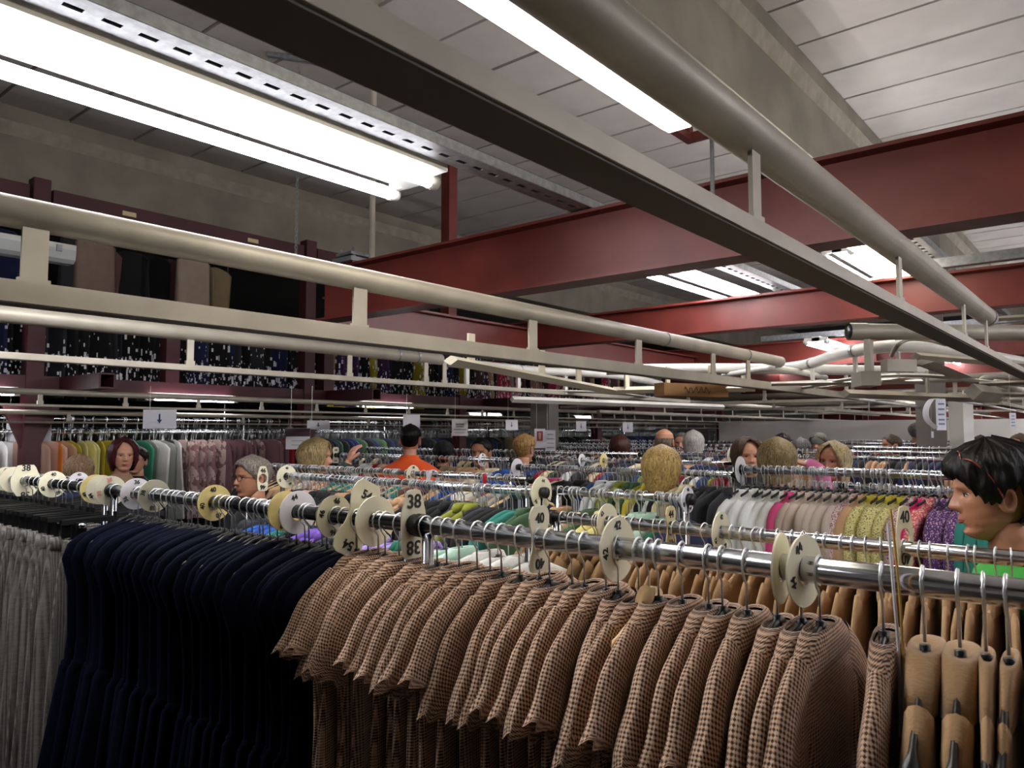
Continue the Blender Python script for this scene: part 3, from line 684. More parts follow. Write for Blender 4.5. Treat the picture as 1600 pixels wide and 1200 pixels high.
def f_navy(y, k, n, z):
    rz = random.gauss(0.08, 0.06)
    ry = random.uniform(-.03, .03); hg = hanger('black', '', 'hangers under the navy dresses', (X1, y, z), rz, ry)
    ga = garment('navy', NAVY, 'navy_dress', '', 'dress', 'navy dresses left of the tweed dresses', (X1 + random.uniform(-.015, .01), y, z + random.uniform(-.006, .006)), rz, random.randrange(4), ry=ry)
    ITEMS['n'].append((y, ga, hg))
fill(X1, D1, 205, 566, 0.034, f_navy)
by_landmark(ITEMS['n'], 'sleeveless navy dress', 'black hanger of a navy dress')
def f_trou(y, k, n, z):
    rz = random.gauss(0.1, 0.11)
    hg = hanger('clip', '', 'clip hangers over the grey trousers', (X1, y, z), rz)
    ga = garment('trousers', GLEN, 'checked_trousers', '', 'trousers', 'grey check trousers at the left end of the front rail', (X1, y, z), rz, random.randrange(4))
    ITEMS['p'].append((y, ga, hg))
fill(X1, D1, 192, -60, 0.06, f_trou)
by_landmark(ITEMS['p'], 'grey check trousers', 'black clip hanger')
def f_camel1(y, k, n, z):
    big = k == n - 1; rz = .1 if big else random.uniform(.04, .16)
    hg = hanger('coat', '', 'coat hangers at the right end of the front rail', (X1, y, z), rz)
    ga = garment('camel', CAMEL, 'camel_coat', '', 'coat', 'camel coats on the front rail', (X1 + .01, y, z - .012), rz, random.randrange(3), ry=random.uniform(-.05, .03))
    ga.scale = (1, 2.0 if big else random.uniform(.8, 1.2), 1)
    ITEMS['c'].append((y, ga, hg))
fill(X1, D1, 0, 0, 0.028, f_camel1, jit=.2, Y0=-0.16, Y1=Yat(1466, X1)); f_camel1(Yat(1434, X1), 0, 1, Z1)
by_landmark(ITEMS['c'], 'camel coat', 'thick black coat hanger')
o = hanger('woodslim', 'pale wooden hanger with a round top among the tweed dresses', None, (X1, Yat(1012, X1) , Z1), .1)
MB().tube([(0, -.012, -.088), (0, .012, -.088)], .034, 20, ry=.03).build('hanger_plate', WOOD, o, True)
# string tied round the rail
t = MB().tube(path_sm([(X1 - .03, Yat(1392, X1), Z1 + .08), (X1 - .035, Yat(1398, X1), Z1), (X1 - .03, Yat(1402, X1), Z1 - .1), (X1 - .03, Yat(1400, X1), Z1 - .2)], 4), .0022, 6).build('white_string', PAPER); tag(t, 'thin white string hanging over the front rail near the camel coats', 'string')
t = MB().tube(path_sm([(X1 - .035, Yat(1398, X1), Z1 + .1), (X1 - .04, Yat(1408, X1), Z1), (X1 - .03, Yat(1408, X1), Z1 - .08), (X1 - .03, Yat(1410, X1), Z1 - .17)], 4), .0018, 6).build('yellow_string', mat('straw', 'c9a050')); tag(t, 'thin straw coloured string beside the white one', 'string')
# ------------------------------------------------------------------ second rack, camel coats
X2, D2 = 2.05, 0.284
rack(X2, D2, -1.3, Yat(862, X2), 'second chrome clothes rail holding the long row of camel coats', r=0.0185)
def f_camel2(y, k, n, z):
    rz = random.gauss(.05, .1)
    hanger('slim', 'black hanger under a camel coat on the second rail', 'hangers on the second rail', (X2, y, z), rz)
    garment('camel', CAMEL, 'camel_coat', 'camel coat in the long row on the second rail', 'coat', 'camel coats on the second rail', (X2, y, z + .01), rz, random.randrange(3))
fill(X2, D2, 835, 1640, 0.031, f_camel2)
# rail hidden behind the front rack : lilac, green, mint, white
X2b, D2b = 1.78, 0.305
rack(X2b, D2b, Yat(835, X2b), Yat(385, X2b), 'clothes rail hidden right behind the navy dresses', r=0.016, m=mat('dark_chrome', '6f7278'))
PAL = {}
def fab(h, **k):
    if h not in PAL: PAL[h] = mat('fabric_' + h, h, 0.85, bump=.25, scale=150, vary=.1, vscale=12, sheen=.1, **k)
    return PAL[h]
NAMES = {'0d0d10': 'black', '2a2c33': 'charcoal', '1c4fa0': 'bright blue', '6a4aa8': 'purple', 'a48fd6': 'lavender', '1a6a50': 'bottle green', 'bfe3d2': 'mint', 'e9ebe9': 'white', 'c39a74': 'tan', '1d2450': 'navy', '8a8f30': 'olive', '2c7f74': 'teal', 'c8305a': 'raspberry', 'e0508c': 'pink', 'b9a99c': 'taupe', 'c8b5a8': 'oatmeal', 'e8d9b0': 'cream', 'd8c33a': 'yellow', 'e88a2a': 'orange', 'd01860': 'fuchsia', '4a2a60': 'plum', 'c8a090': 'dusty pink', 'a01828': 'red', '3c5a3a': 'dark green', '6c6f66': 'sage grey', '6a4a48': 'brown', '7fa0c0': 'pale blue', '5a3a40': 'wine', '20407a': 'royal blue', 'a8a6a0': 'light grey', 'b0a020': 'mustard', 'ddd48a': 'pale yellow', '8c7a5a': 'khaki', '2b6f8a': 'petrol'}
def seqfn(X, cols, where, kind='shirt', hang='black', rzm=-.05, hooks=True, cat='shirt', nm=None, sc=1.0, rzs=.08):
    def fn(y, k, n, z):
        f = 1 - (k + .5) / n if True else 0
        h = cols(f) if callable(cols) else cols[int(f * len(cols)) % len(cols)]
        cn = NAMES[h]; rz = random.gauss(rzm, rzs)
        hanger(hang, '%s hanger %s' % ({'black': 'black', 'wood': 'pale wooden', 'white': 'white'}[hang], where), 'hangers ' + where, (X, y, z), rz)
        garment(kind, fab(h), nm or cat, '%s %s hanging %s' % (cn, nm.replace('_', ' ') if nm else cat, where), cat, '%s %ss %s' % (cn, cat, where), (X, y, z), rz, random.randrange(4), scale=sc)
    return fn
R2b = ['2a2c33', '1c4fa0', '1c4fa0', '2c7f74', '2a2c33', '6a4aa8', '6a4aa8', '2a2c33', 'c39a74', 'a48fd6', 'a48fd6', '1a6a50', 'a48fd6', 'bfe3d2', 'bfe3d2', 'e9ebe9', 'e9ebe9', 'e9ebe9']
fill(X2b, D2b, 395, 840, 0.045, seqfn(X2b, R2b, 'on the hidden rail behind the front row', rzm=-.15))
rack(1.62, .26, Yat(185, 1.62), Yat(20, 1.62), 'short rail behind the grey trousers at the left', r=.014, m=mat('dark_chrome', '6f7278'))
fill(1.62, .26, 30, 180, .06, seqfn(1.62, ['0d0d10', '0d0d10', '1d2450', '0d0d10'], 'on the short rail behind the grey trousers', rzm=.05))
# rail 4 and its continuation R8
X4, D4 = 2.4, 0.24
rack(X4, D4, Yat(850, X4), Yat(440, X4), 'chrome rail with black hangers behind the size divider 38', r=0.0165)
R4 = ['0d0d10', '0d0d10', 'c8a090', '0d0d10', '0d0d10', '2a2c33', 'c39a74', '0d0d10', '0d0d10', 'e9ebe9', 'c39a74', 'c39a74', '0d0d10', '0d0d10', '0d0d10', '2a2c33', '8a8f30', '2a2c33', '0d0d10', '2c7f74', '3c5a3a']
fill(X4, D4, 455, 845, 0.042, seqfn(X4, R4, 'on the rail behind divider 38', rzm=-.2, rzs=.14))
X8, D8 = 2.55, 0.245
rack(X8, D8, Yat(1078, X8), Yat(866, X8), 'short chrome rail between the two nearest dividers on the middle racks', r=0.016)
R8 = ['c39a74', '3c5a3a', 'e8d9b0', '3c5a3a', 'ddd48a', 'ddd48a', 'ddd48a', 'bfe3d2', 'bfe3d2', 'bfe3d2', '1a6a50', '1d2450']
fill(X8, D8, 872, 1070, 0.042, seqfn(X8, R8, 'on the short middle rail', rzm=-.1))
rack(2.35, 0.42, Yat(1180, 2.35), Yat(900, 2.35), 'low chrome rail half hidden below the short middle rail', r=0.014)
fill(2.35, 0.42, 905, 1165, 0.055, seqfn(2.35, ['4a2a60', '5a3a40', 'c8305a', '7fa0c0', '7fa0c0', '1d2450', '7fa0c0', '2a2c33'], 'on the low half hidden rail', cat='blouse'))
# sweaters on the right: R3 / R7 / R11
X3, D3 = 3.75, 0.19
rack(X3, D3, -0.6, Yat(1153, X3), 'polished rail with sweaters left of the dark haired woman', r=0.02)
spA = spotted('speckled_rose', 'c9b4b0', '7c3a44', 170); spB = spotted('speckled_yellow', 'd9cf8c', '5c5a3a', 190, .57); spC = spotted('speckled_plum', '4a2a60', 'c9a0b8', 170, .58); spD = spotted('speckled_taupe', 'b8a89c', 'e8e2da', 25, .66); spE = spotted('speckled_coral', 'c85a60', 'e8c0b0', 150)
yell = fab('b0a020')
SW = [('e9ebe9', 'chunky white knit sweater'), ('e9ebe9', 0), ('e9ebe9', 0), ('e9ebe9', 0), ('e9ebe9', 0), ('e9ebe9', 0), ('e0508c', 'pink knit sweater right of the white ones'), ('c8b5a8', 'oatmeal knit sweater'), ('c8b5a8', 0), ('b9a99c', 'taupe knit sweater'), ('b9a99c', 0), ('b9a99c', 0), (spD, 'taupe sweater with pale dots'), (spA, 'rose speckled sweater beside the tan one'), ('c39a74', 'tan sweater with a rolled neck'), (spB, 'yellow speckled sweater with mustard neck'), (spB, 0), (spB, 0), (spB, 0), (spA, 'rose speckled sweater left of the fuchsia one'), ('d01860', 'bright fuchsia sweater behind the tall tan divider'), (spE, 'coral speckled sweater right of the fuchsia one'), (spC, 'plum speckled sweater'), (spC, 0), (spC, 0), ('2c7f74', 'teal sweater in front of the dark haired woman'), ('2c7f74', 0), ('2c7f74', 0), ('1a6a50', 'green sweater at the right end'), ('1a6a50', 0)]
ya, yb = Yat(1160, X3), Yat(1600, X3); last = ''; z3 = CZ - D3
for k, (h, lab) in enumerate(SW):
    last = lab or last; y = ya + (yb - ya) * (k + .5 + random.uniform(-.12, .12)) / len(SW)
    m = fab(h) if isinstance(h, str) else h
    rz = random.gauss(-.25, .07)
    hanger('slim', 'black hanger carrying a knit sweater on the polished rail', 'hangers on the sweater rail', (X3 - .0, y, z3), rz)
    garment('sweater', m, 'sweater', last, 'sweater', None if lab and (k + 1 >= len(SW) or SW[k+1][1]) else last + 's', (X3, y, z3 - .02), rz, k, {'collar': yell} if m is spB else None, scale=1.0)
rack(4.3, 0.29, -0.6, Yat(1312, 4.3), 'lower polished rail just behind the sweater rail', r=0.016)
fill(4.3, 0.29, 1200, 1500, 0.07, seqfn(4.3, ['e8d9b0', 'e9ebe9', '7fa0c0', '2b6f8a', 'e8d9b0', '2b6f8a', '7fa0c0', 'c8a090'], 'on the lower polished rail', cat='blouse'))
X7, D7 = 3.95, 0.235
rack(X7, D7, Yat(1148, X7), Yat(812, X7), 'long rail in front of the blonde woman seen from behind', r=0.016)
R7 = ['0d0d10', '20407a', 'c8a090', 'e0508c', 'e8d9b0', '0d0d10', '2a2c33', '0d0d10', '20407a', 'e9ebe9', 'e9ebe9', '8a8f30', '3c5a3a', '8a8f30', 'd8c33a', '0d0d10', '0d0d10', 'e8d9b0', '2a2c33', '2a2c33', '2a2c33', '2a2c33']
fill(X7, D7, 820, 1145, 0.044, seqfn(X7, R7, 'on the long rail before the blonde woman', rzm=-.2, rzs=.15))
# R6 and R5
X6, D6 = 2.95, 0.235
rack(X6, D6, Yat(828, X6), Yat(405, X6), 'rail directly behind the black hangers, with wooden hangers', r=0.015)
R6 = ['2a2c33', '6a4a48', '0d0d10', 'c39a74', 'e9ebe9', 'c8a090', '2c7f74', '2c7f74', 'c39a74', '6a4a48', '2c7f74', '6a4a48', 'c39a74', '1c4fa0', 'e9ebe9', 'a8a6a0', '0d0d10']
fill(X6, D6, 410, 825, 0.06, seqfn(X6, R6, 'on the rail behind the black hangers', hang='wood', rzm=-.2, rzs=.12))
X5, D5 = 4.3, 0.21
rack(X5, D5, Yat(800, X5), Yat(530, X5), 'rail in front of the person in orange', r=0.017)
R5 = ['2a2c33', '6a4a48', 'e9ebe9', 'a01828', 'c8a090', '3c5a3a', '2c7f74', '2c7f74', '0d0d10', '8c7a5a', 'c39a74', 'c39a74', 'e8d9b0', '1c4fa0']
fill(X5, D5, 535, 800, 0.075, seqfn(X5, R5, 'on the rail before the person in orange', rzm=-.2, cat='jacket'))
def extra_hooks(X, d, px0, px1, n, where):
    hk = MB(); base = hook_mb(wr=.0022, n=3); a, b = Yat(px0, X), Yat(px1, X)
    for k in range(n):
        M = Matrix.Translation((X, a + (b - a) * random.random(), CZ - d)) @ Matrix.Rotation(random.gauss(0, .35), 4, 'Z'); i0 = len(hk.v); hk.v += [M @ v for v in base.v]
        for f in base.f: hk.f.append([i0 + q for q in f]); hk.m.append(0); hk.uv.append(None)
    tag(hk.build('packed_hooks', WIRE, None), 'dense steel hanger hooks ' + where, 'hooks', kind='stuff')
extra_hooks(X4, D4, 460, 845, 70, 'crowding the rail behind divider 38'); extra_hooks(X6, D6, 410, 820, 70, 'crowding the rail with wooden hangers'); extra_hooks(X5, D5, 532, 790, 60, 'on the rail before the orange jacket')
extra_hooks(X7, D7, 815, 1145, 70, 'crowding the long rail before the blonde woman'); extra_hooks(X8, D8, 870, 1068, 35, 'crowding the short middle rail'); extra_hooks(X3, D3, 1160, 1560, 40, 'on the sweater rail'); extra_hooks(4.3, .29, 1190, 1560, 60, 'on the lower polished rail')
# ------------------------------------------------------------------ dense rows farther back, one mass each
def far_row(X, d, Ya, Yb, pal, lab, pitch=.05):
    rack(X, d, min(Ya, Yb), max(Ya, Yb), 'bare chrome rail of ' + lab, r=.016)
    a, b = min(Ya, Yb), max(Ya, Yb); n = int((b - a) / pitch); z = CZ - d; mats = [fab(h) for h in pal]
    mb = MB(); hk = MB(); base = hook_mb(wr=.0028, n=3); L = [(-.08, .03, .012, 0), (-.11, .14, .016, 0), (-.15, .19, .018, 0), (-.35, .19, .02, .006), (-.75, .2, .02, .01)]
    for k in range(n):
        y = a + (k + random.uniform(.1, .9)) * (b - a) / n; M = Matrix.Translation((X, y, z)) @ Matrix.Rotation(random.gauss(-.1, .12), 4, 'Z')
        g = body(L, 8, k); i0 = len(mb.v); mb.v += [M @ v for v in g.v]; mi = int(abs(noise.noise(Vector((X, y * 1.6, d)))) * 3.1 * len(mats) + random.random() * 1.5) % len(mats)
        for f in g.f: mb.f.append([i0 + q for q in f]); mb.m.append(mi); mb.uv.append(None)
        i0 = len(hk.v); hk.v += [M @ v for v in base.v]
        for f in base.f: hk.f.append([i0 + q for q in f]); hk.m.append(0); hk.uv.append(None)
    o = mb.build('packed_clothes', mats, None, True); tag(o, 'packed clothes of ' + lab, 'clothes', kind='stuff')
    o = hk.build('packed_hooks', WIRE, None); tag(o, 'dense hanger hooks of ' + lab, 'hooks', kind='stuff')
PX = lambda px, X: Yat(px, X)
mix = ['0d0d10', '2a2c33', 'e9ebe9', '20407a', '8a8f30', 'a01828', 'e8d9b0', '3c5a3a', 'c39a74']
far_row(5.0, .22, PX(1150, 5), PX(835, 5), mix, 'the fifth row, past the long rail')
far_row(5.9, .2, PX(1000, 5.9), PX(560, 5.9), ['1d2450', '0d0d10', 'e8d9b0', '2a2c33', '6c6f66'], 'the sixth row before the orange coat')
far_row(6.2, .2, -1.4, PX(1040, 6.2), ['0d0d10', '1d2450', '2a2c33', 'c39a74', 'c8a090'], 'the row behind the woman in pink')
far_row(7.3, .18, -1.6, PX(860, 7.3), ['0d0d10', '2a2c33', 'c39a74', '1d2450', 'e9ebe9'], 'the row before the bald man')
far_row(8.8, .17, -2, PX(830, 8.8), ['0d0d10', '2a2c33', '3c5a3a', '6a4a48'], 'the row behind the bald man')
far_row(10.5, .15, -2, PX(800, 10.5), ['0d0d10', '2a2c33', 'a01828', '1d2450'], 'the row with red pieces near the back')
far_row(12.6, .14, -2, 4.5, ['0d0d10', '2a2c33', '1d2450', 'a8a6a0'], 'the last but one row near the back')
# ------------------------------------------------------------------ row of clothes along the storage (rail runs away to the right)
def row_x(Y, z, Xa, Xb, pitch, cols, where, lab_cat='blouse', d_hook=True, rz0=PI/2, low=True, nm='blouse'):
    n = int((Xb - Xa) / pitch); hk = MB(); base = hook_mb(wr=.003, n=3)
    for k in range(n):
        x = Xa + (k + .5 + random.uniform(-.3, .3)) * pitch; h = cols((x - Xa) / (Xb - Xa)); rz = rz0 + random.gauss(.3, .28)
        garment('far', fab(h) if isinstance(h, str) else h, nm, '%s %s hanging %s' % (NAMES.get(h, 'patterned') if isinstance(h, str) else 'patterned', nm, where), lab_cat, '%s %s %s' % (NAMES.get(h, 'patterned') if isinstance(h, str) else 'patterned', nm + ('' if nm.endswith('s') else 's'), where), (x, Y + random.uniform(-.03, .03), z), rz, random.randrange(3), ry=random.uniform(-.1, .1), scale=random.uniform(.75, 1.05))
        M = Matrix.Translation((x, Y, z)) @ Matrix.Rotation(rz, 4, 'Z'); i0 = len(hk.v); hk.v += [M @ v for v in base.v]
        for f in base.f: hk.f.append([i0 + q for q in f]); hk.m.append(0); hk.uv.append(None)
    if d_hook: tag(hk.build('packed_hooks', WIRE, None), 'dense hanger hooks ' + where, 'hooks', kind='stuff')
brown = spotted('speckled_brown', '6a4a48', 'a08a84', 14, .5)
def colA(f):
    X = 1.3 + f * 13.2; px = 800 + FPX * 1.0 * (Vector((X, 7.35, 0)).dot(RT) / Vector((X, 7.35, 0)).dot(F2))
    if px < 62: return random.choice(['e9ebe9', 'c8a090'])
    if px < 82: return random.choice(['e88a2a', 'c8a090'])
    if px < 112: return random.choice(['e88a2a', 'c39a74', 'b0a020'])
    if px < 155: return random.choice(['d8c33a', 'b0a020', 'ddd48a'])
    if px < 200: return random.choice(['b0a020', 'ddd48a', '8c7a5a'])
    if px < 232: return '1a6a50'
    if px < 278: return random.choice(['6c6f66', 'a8a6a0', '0d0d10'])
    if px < 345: return brown
    if px < 362: return '5a3a40'
    if px < 440: return random.choice([brown, '6a4a48', '5a3a40'])
    if px < 470: return random.choice(['e88a2a', 'a01828', '0d0d10'])
    if px < 760: return random.choice(['1d2450', '0d0d10', '2a2c33', '1d2450', '3c5a3a'])
    if px < 880: return random.choice(['0d0d10', '2a2c33', '8c7a5a', 'c39a74'])
    if px < 960: return random.choice(['3c5a3a', 'c39a74', '0d0d10'])
    return random.choice(['0d0d10', '1d2450', '2a2c33', '20407a'])
rack_x(7.35, CZ - .0, 0.6, 16, 'long rail with bright blouses along the front of the storage')
row_x(7.35, CZ - .0, 1.3, 14.5, .062, colA, 'along the front of the storage')
rack_x(8.2, CZ + .02, 1.0, 16, 'rail behind the bright blouses'); rack_x(9.6, CZ + .03, 1.0, 18, 'third rail below the storage deck'); rack_x(7.5, CZ + .12, 1, 16, 'high empty rail below the storage deck')
def hooks_x(Y, z, Xa, Xb, n, where):
    hk = MB(); base = hook_mb(wr=.003, n=3)
    for k in range(n):
        M = Matrix.Translation((random.uniform(Xa, Xb), Y, z)) @ Matrix.Rotation(PI / 2 + random.gauss(0, .4), 4, 'Z'); i0 = len(hk.v); hk.v += [M @ v for v in base.v]
        for f in base.f: hk.f.append([i0 + q for q in f]); hk.m.append(0); hk.uv.append(None)
    tag(hk.build('packed_hooks', WIRE, None), 'dense hanger hooks ' + where, 'hooks', kind='stuff')
hooks_x(8.2, CZ + .02, 1.2, 16, 420, 'on the rail behind the bright blouses'); hooks_x(9.6, CZ + .03, 1.2, 17, 420, 'on the third rail below the storage deck'); hooks_x(7.5, CZ + .12, 1.2, 15, 260, 'on the high rail below the storage deck'); hooks_x(7.35, CZ, 1.2, 14.5, 200, 'between the bright blouses')
# stored clothes in the two upper levels
STO = spotted('stored_dark', '10121c', '2a2c3a', 8)
def colB(f):
    x = f * 12
    if 4.4 < x < 8: return random.choice(['0d0d10', '1d2450', 'b0a020', '4a2a60', '5a3a40', 'c39a74']) if random.random() < .5 else '0d0d10'
    if x >= 8: return random.choice(['a8a6a0', 'c8a090', '0d0d10', '5a3a40', 'c8305a'])
    return random.choice(['0d0d10', '1d2450', '0d0d10', '2a2c33'])
def colC(f):
    return random.choice(['0d0d10', '1d2450', '8c7a5a', '6a4a48', '2a2c33'])
rack_x(7.6, CZ + 1.16, .5, 12.6, 'lower storage rail full of dark clothes'); row_x(7.6, CZ + 1.16, .7, 12.6, .12, colB, 'in the lower level of the storage', 'stored trousers', False, rz0=PI/2 + .3, nm='trousers')
rack_x(7.6, CZ + 1.85, .5, 6.2, 'upper storage rail under the top beam'); row_x(7.6, CZ + 1.85, .7, 4.4, .17, colC, 'in the upper level of the storage', 'stored coat', False, rz0=PI/2 + .5, nm='coat')
for px, h, rz in ((140, '8a7466', .15), (296, 'a08c7a', .1), (118, '26282c', .1)):
    if h not in NAMES: NAMES[h] = 'grey brown'
    p = at(px, 675, Y=7.3)
    garment('far', fab(h), 'long_coat', {'8a7466': 'grey brown long coat hanging left in the upper storage', 'a08c7a': 'pale beige long coat hanging right in the upper storage', '26282c': 'black long coat hanging at the left of the upper storage'}[h], 'stored coat', None, (p.x, 7.3, CZ + 1.86), rz, 1, scale=1.0)
tg = MB()
for k in range(3200):
    x = random.uniform(.8, 14); z = CZ + random.choice([random.uniform(.5, 1.1), random.uniform(.47, .7)]); s = random.choice([.006, .008, .012, .02])
    if z > CZ + .8 and random.random() < .35: continue
    tg.box((x, 7.28 + random.uniform(0, .06), z), (s, .002, s * random.uniform(1.2, 3.2)), rz=random.uniform(-.8, .8))
tag(tg.build('paper_tags', PAPER), 'small white paper tags dangling from the stored dark clothes', 'price tags', kind='stuff')
# ------------------------------------------------------------------ size dividers on the rails
TXT = {}
def text_mesh(s, size, m, bold=.0):
    k = (s, size, m.name)
    if k in TXT: return TXT[k]
    c = bpy.data.curves.new('lettering', 'FONT'); c.body = s; c.size = size; c.align_x = 'CENTER'; c.align_y = 'CENTER'; c.extrude = .0004; c.offset = bold
    o = bpy.data.objects.new('lettering', c); COL.objects.link(o); bpy.context.view_layer.update()
    me = bpy.data.meshes.new_from_object(o); me.name = 'number'; bpy.data.objects.remove(o); bpy.data.curves.remove(c)
    me.materials.clear(); me.materials.append(m); TXT[k] = me
    return me
def disc_outline(shape, R):
    P = []
    if shape == 'round':
        for i in range(33):
            a = math.radians(-84 + i * (348) / 32) + PI / 2 + math.radians(-90 + 84 + 6); P.append((a, R))
        return [(r * math.cos(a), r * math.sin(a)) for a, r in P]
    if shape == 'long': Q = [(.3, 1.5), (.42, 1.42), (.72, .45), (.72, -.45), (.62, -1.42), (.5, -1.5), (-.5, -1.5), (-.62, -1.42), (-.72, -.45), (-.72, .45), (-.42, 1.42), (-.3, 1.5)]
    if shape == 'hex': Q = [(.5, 1.2), (.6, 1.15), (1, .2), (.95, -.5), (.55, -1.1), (-.55, -1.1), (-.95, -.5), (-1, .2), (-.6, 1.15), (-.5, 1.2)]
    if shape == 'waist': Q = [(.45, 1.5), (.6, 1.35), (.75, .9), (.5, .2), (.5, -.3), (.75, -.9), (.6, -1.4), (-.6, -1.4), (-.75, -.9), (-.5, -.3), (-.5, .2), (-.75, .9), (-.6, 1.35), (-.45, 1.5)]
    return [(x * R, y * R) for x, y in Q]
DM = {}
def disc_mesh(shape, R, m, hole=.021, slot=-35):
    k = (shape, R, m.name, slot)
    if k in DM: return DM[k]
    sl = math.radians(slot); n = 36; mb = MB(); th = .0016
    if shape == 'round': rad = lambda a: R
    else:
        Q = disc_outline(shape, R)
        def rad(a):
            d = Vector((math.cos(a), math.sin(a))); best = R * .5
            for i in range(len(Q)):
                p = Vector(Q[i]); q = Vector(Q[(i+1) % len(Q)]); e = q - p; den = d.x * e.y - d.y * e.x
                if abs(den) < 1e-9: continue
                t = (p.x * e.y - p.y * e.x) / den; u = (p.x * d.y - p.y * d.x) / den
                if t > 0 and -1e-6 <= u <= 1 + 1e-6: best = max(best, t)
            return best
    gap = .05; rows = []
    for i in range(n + 1):
        a = sl + gap + (2 * PI - 2 * gap) * i / n; ro = rad(a); ri = hole
        rows.append([Vector((ri * math.cos(a), -th, ri * math.sin(a))), Vector((ro * math.cos(a), -th, ro * math.sin(a))), Vector((ro * math.cos(a), th, ro * math.sin(a))), Vector((ri * math.cos(a), th, ri * math.sin(a)))])
    mb.loft(rows, True, True)
    me = mb.mesh('size_disc', m); DM[k] = me; return me
def divider(px, X, d, num, lab, shape='round', m=DISC, R=.052, rz=0, marks=(90, 205, 300), dy=0, roll=0, z=None, size=.03, ink=None, group=None):
    y = Yat(px, X) + dy; o = obj('size_divider', disc_mesh(shape, R, m), None, (X, y, CZ - d - .002)); o.rotation_euler = (0, roll, rz)
    tag(o, lab, 'size divider', group)
    if num:
        me = text_mesh(num, size, ink or INK, .0008)
        if shape == 'round':
            for a in marks:
                g = math.radians(a); t = obj('number', me, o, (R * .73 * math.cos(g), -.0025, R * .73 * math.sin(g))); t.rotation_euler = (PI / 2, 0, 0)
                t.rotation_euler = (Matrix.Rotation(-(g - PI / 2), 3, 'Y') @ Matrix.Rotation(PI / 2, 3, 'X')).to_euler()
                t.scale = (.62, .62, 1)
        else:
            for s, zz in ((0, R * .95), (PI, -R * 1.0)):
                t = obj('number', me, o, (0, -.0025, zz)); t.rotation_euler = (Matrix.Rotation(s, 3, 'Y') @ Matrix.Rotation(PI / 2, 3, 'X')).to_euler()
    return o
dv = lambda *a, **k: divider(*a, **k)
dv(12, X1, D1, '40', 'leftmost ivory size divider 40 at the edge of the view over the grey trousers')
dv(24, X1, D1, None, 'plain ivory divider behind the number 38 on the left', R=.055, rz=.1)
dv(43, X1, D1, '38', 'hexagonal ivory divider reading 38 at the far left', shape='hex', R=.056, size=.034)
dv(86, X1, D1, '40', 'round divider 40 right of the hexagonal 38')
dv(126, 1.62, .26, '40', 'white divider behind the front rail beside the woman with burgundy hair', m=DISCW)
dv(152, X1, D1, '42', 'yellowish divider 42 partly behind the one with the pink number', m=DISCY)
dv(161, X1, D1, '44', 'ivory divider 44 wedged between the 42 and the pink numbered one', marks=(210, 310))
dv(176, X1, D1, '38', 'divider with a pink number next to the rack end', ink=mat('pink_ink', 'd88a80'), marks=(100, 190))
dv(216, X1, D1, '36', 'white divider 36 over the first navy dresses', m=DISCW)
dv(244, X1, D1, '38', 'ivory divider 38 half behind bright hooks', m=DISC, marks=(180, 280), roll=.3)
dv(338, X1, D1, '40', 'yellowed round divider 40 in the middle of the navy dresses', m=DISCY, marks=(100, 190, 290))
dv(448, X1, D1, '42', 'yellowed divider 42 open at the top', m=DISCY, marks=(185, 290), roll=-1.3)
dv(468, X1, D1, '44', 'white divider 44 right of the open yellow one', m=DISCW, marks=(120,), R=.055, roll=.2)
dv(524, X1, D1, '46', 'ivory divider 46 at the end of the navy dresses', marks=(95, 180, 280), roll=.25)
dv(560, X1, D1, '54', 'waisted ivory divider tilted beside the tweed dresses with an upside down number', shape='waist', R=.062, roll=.45, size=.03)
dv(588, X1, D1, None, 'plain ivory oval divider at the start of the tweed dresses', R=.058, roll=.1)
dv(647, X1, D1 - .004, '38', 'tall ivory divider 38 with the number repeated upside down', shape='long', R=.05, size=.042)
dv(842, X1, D1, '40', 'waisted divider 40 over the tweed dresses', shape='waist', R=.043, size=.026)
dv(963, X1, D1, '42', 'round ivory divider 42 near the round wooden hanger', R=.056, marks=(92, 185), size=.034)
dv(1216, X1, D1, None, 'worn divider with faded number at the bright part of the front rail', R=.053, rz=.1)
dv(1252, X1, D1, '44', 'glossy worn divider right beside the faded one', R=.053, marks=(120, 200), rz=-.15)
dv(948, X2, D2, '42', 'white divider on the second rail with a slit to the upper left', R=.06, roll=1.6, marks=(60, 230))
dv(1046, X2, D2, '44', 'waisted tan divider 44 on the second rail', shape='waist', R=.043, m=mat('tan_plastic', 'd8c79a', .5), size=.03)
dv(1124, X2, D2, '42', 'round divider 42 on the second rail before the white sweaters', R=.06)
dv(1408, X2, D2 - .03, '40', 'tall tan divider 40 behind the strings on the second rail', shape='long', R=.05, size=.04, m=mat('tan_plastic2', 'cfc3a0', .5), rz=-.3)
dv(449, X4, D4, '46', 'big white divider 46 at the left end of the black hanger rail', R=.062)
dv(846, X4, D4, '44', 'ivory divider 44 on the corner post of the black hanger rail', R=.066, marks=(80, 220))
dv(1073, X8, D8, '46', 'white divider 46 at the right end of the short middle rail', R=.05, m=DISCW)
dv(1156, X3, D3, None, 'large white divider at the left end of the sweater rail', R=.068, m=DISCW)
dv(525, X5, D5, '44', 'waisted divider 44 at the left end of the rail before the orange coat', shape='waist', R=.05)
dv(754, X5, D5, '40', 'white divider above the red ribbon', R=.05, m=DISCW)
dv(646, X6, D6, '38', 'pale divider 38 before the person in orange', R=.05)
dv(677, X6, D6 + .02, '40', 'white half hidden divider right of the pale 38', R=.05, m=DISCW)
dv(808, X7, D7, None, 'white divider at the left end of the long rail', R=.06, m=DISCW)
dv(943, 5.0, .22, None, 'small yellowish divider before the blonde woman seen from behind', R=.055, m=DISCY)
dv(909, 5.0, .22, None, 'small white divider left of the yellowish one', R=.05, m=DISCW)
dv(818, 5.9, .2, None, 'small round divider before the brown coat', R=.06, m=DISCW)
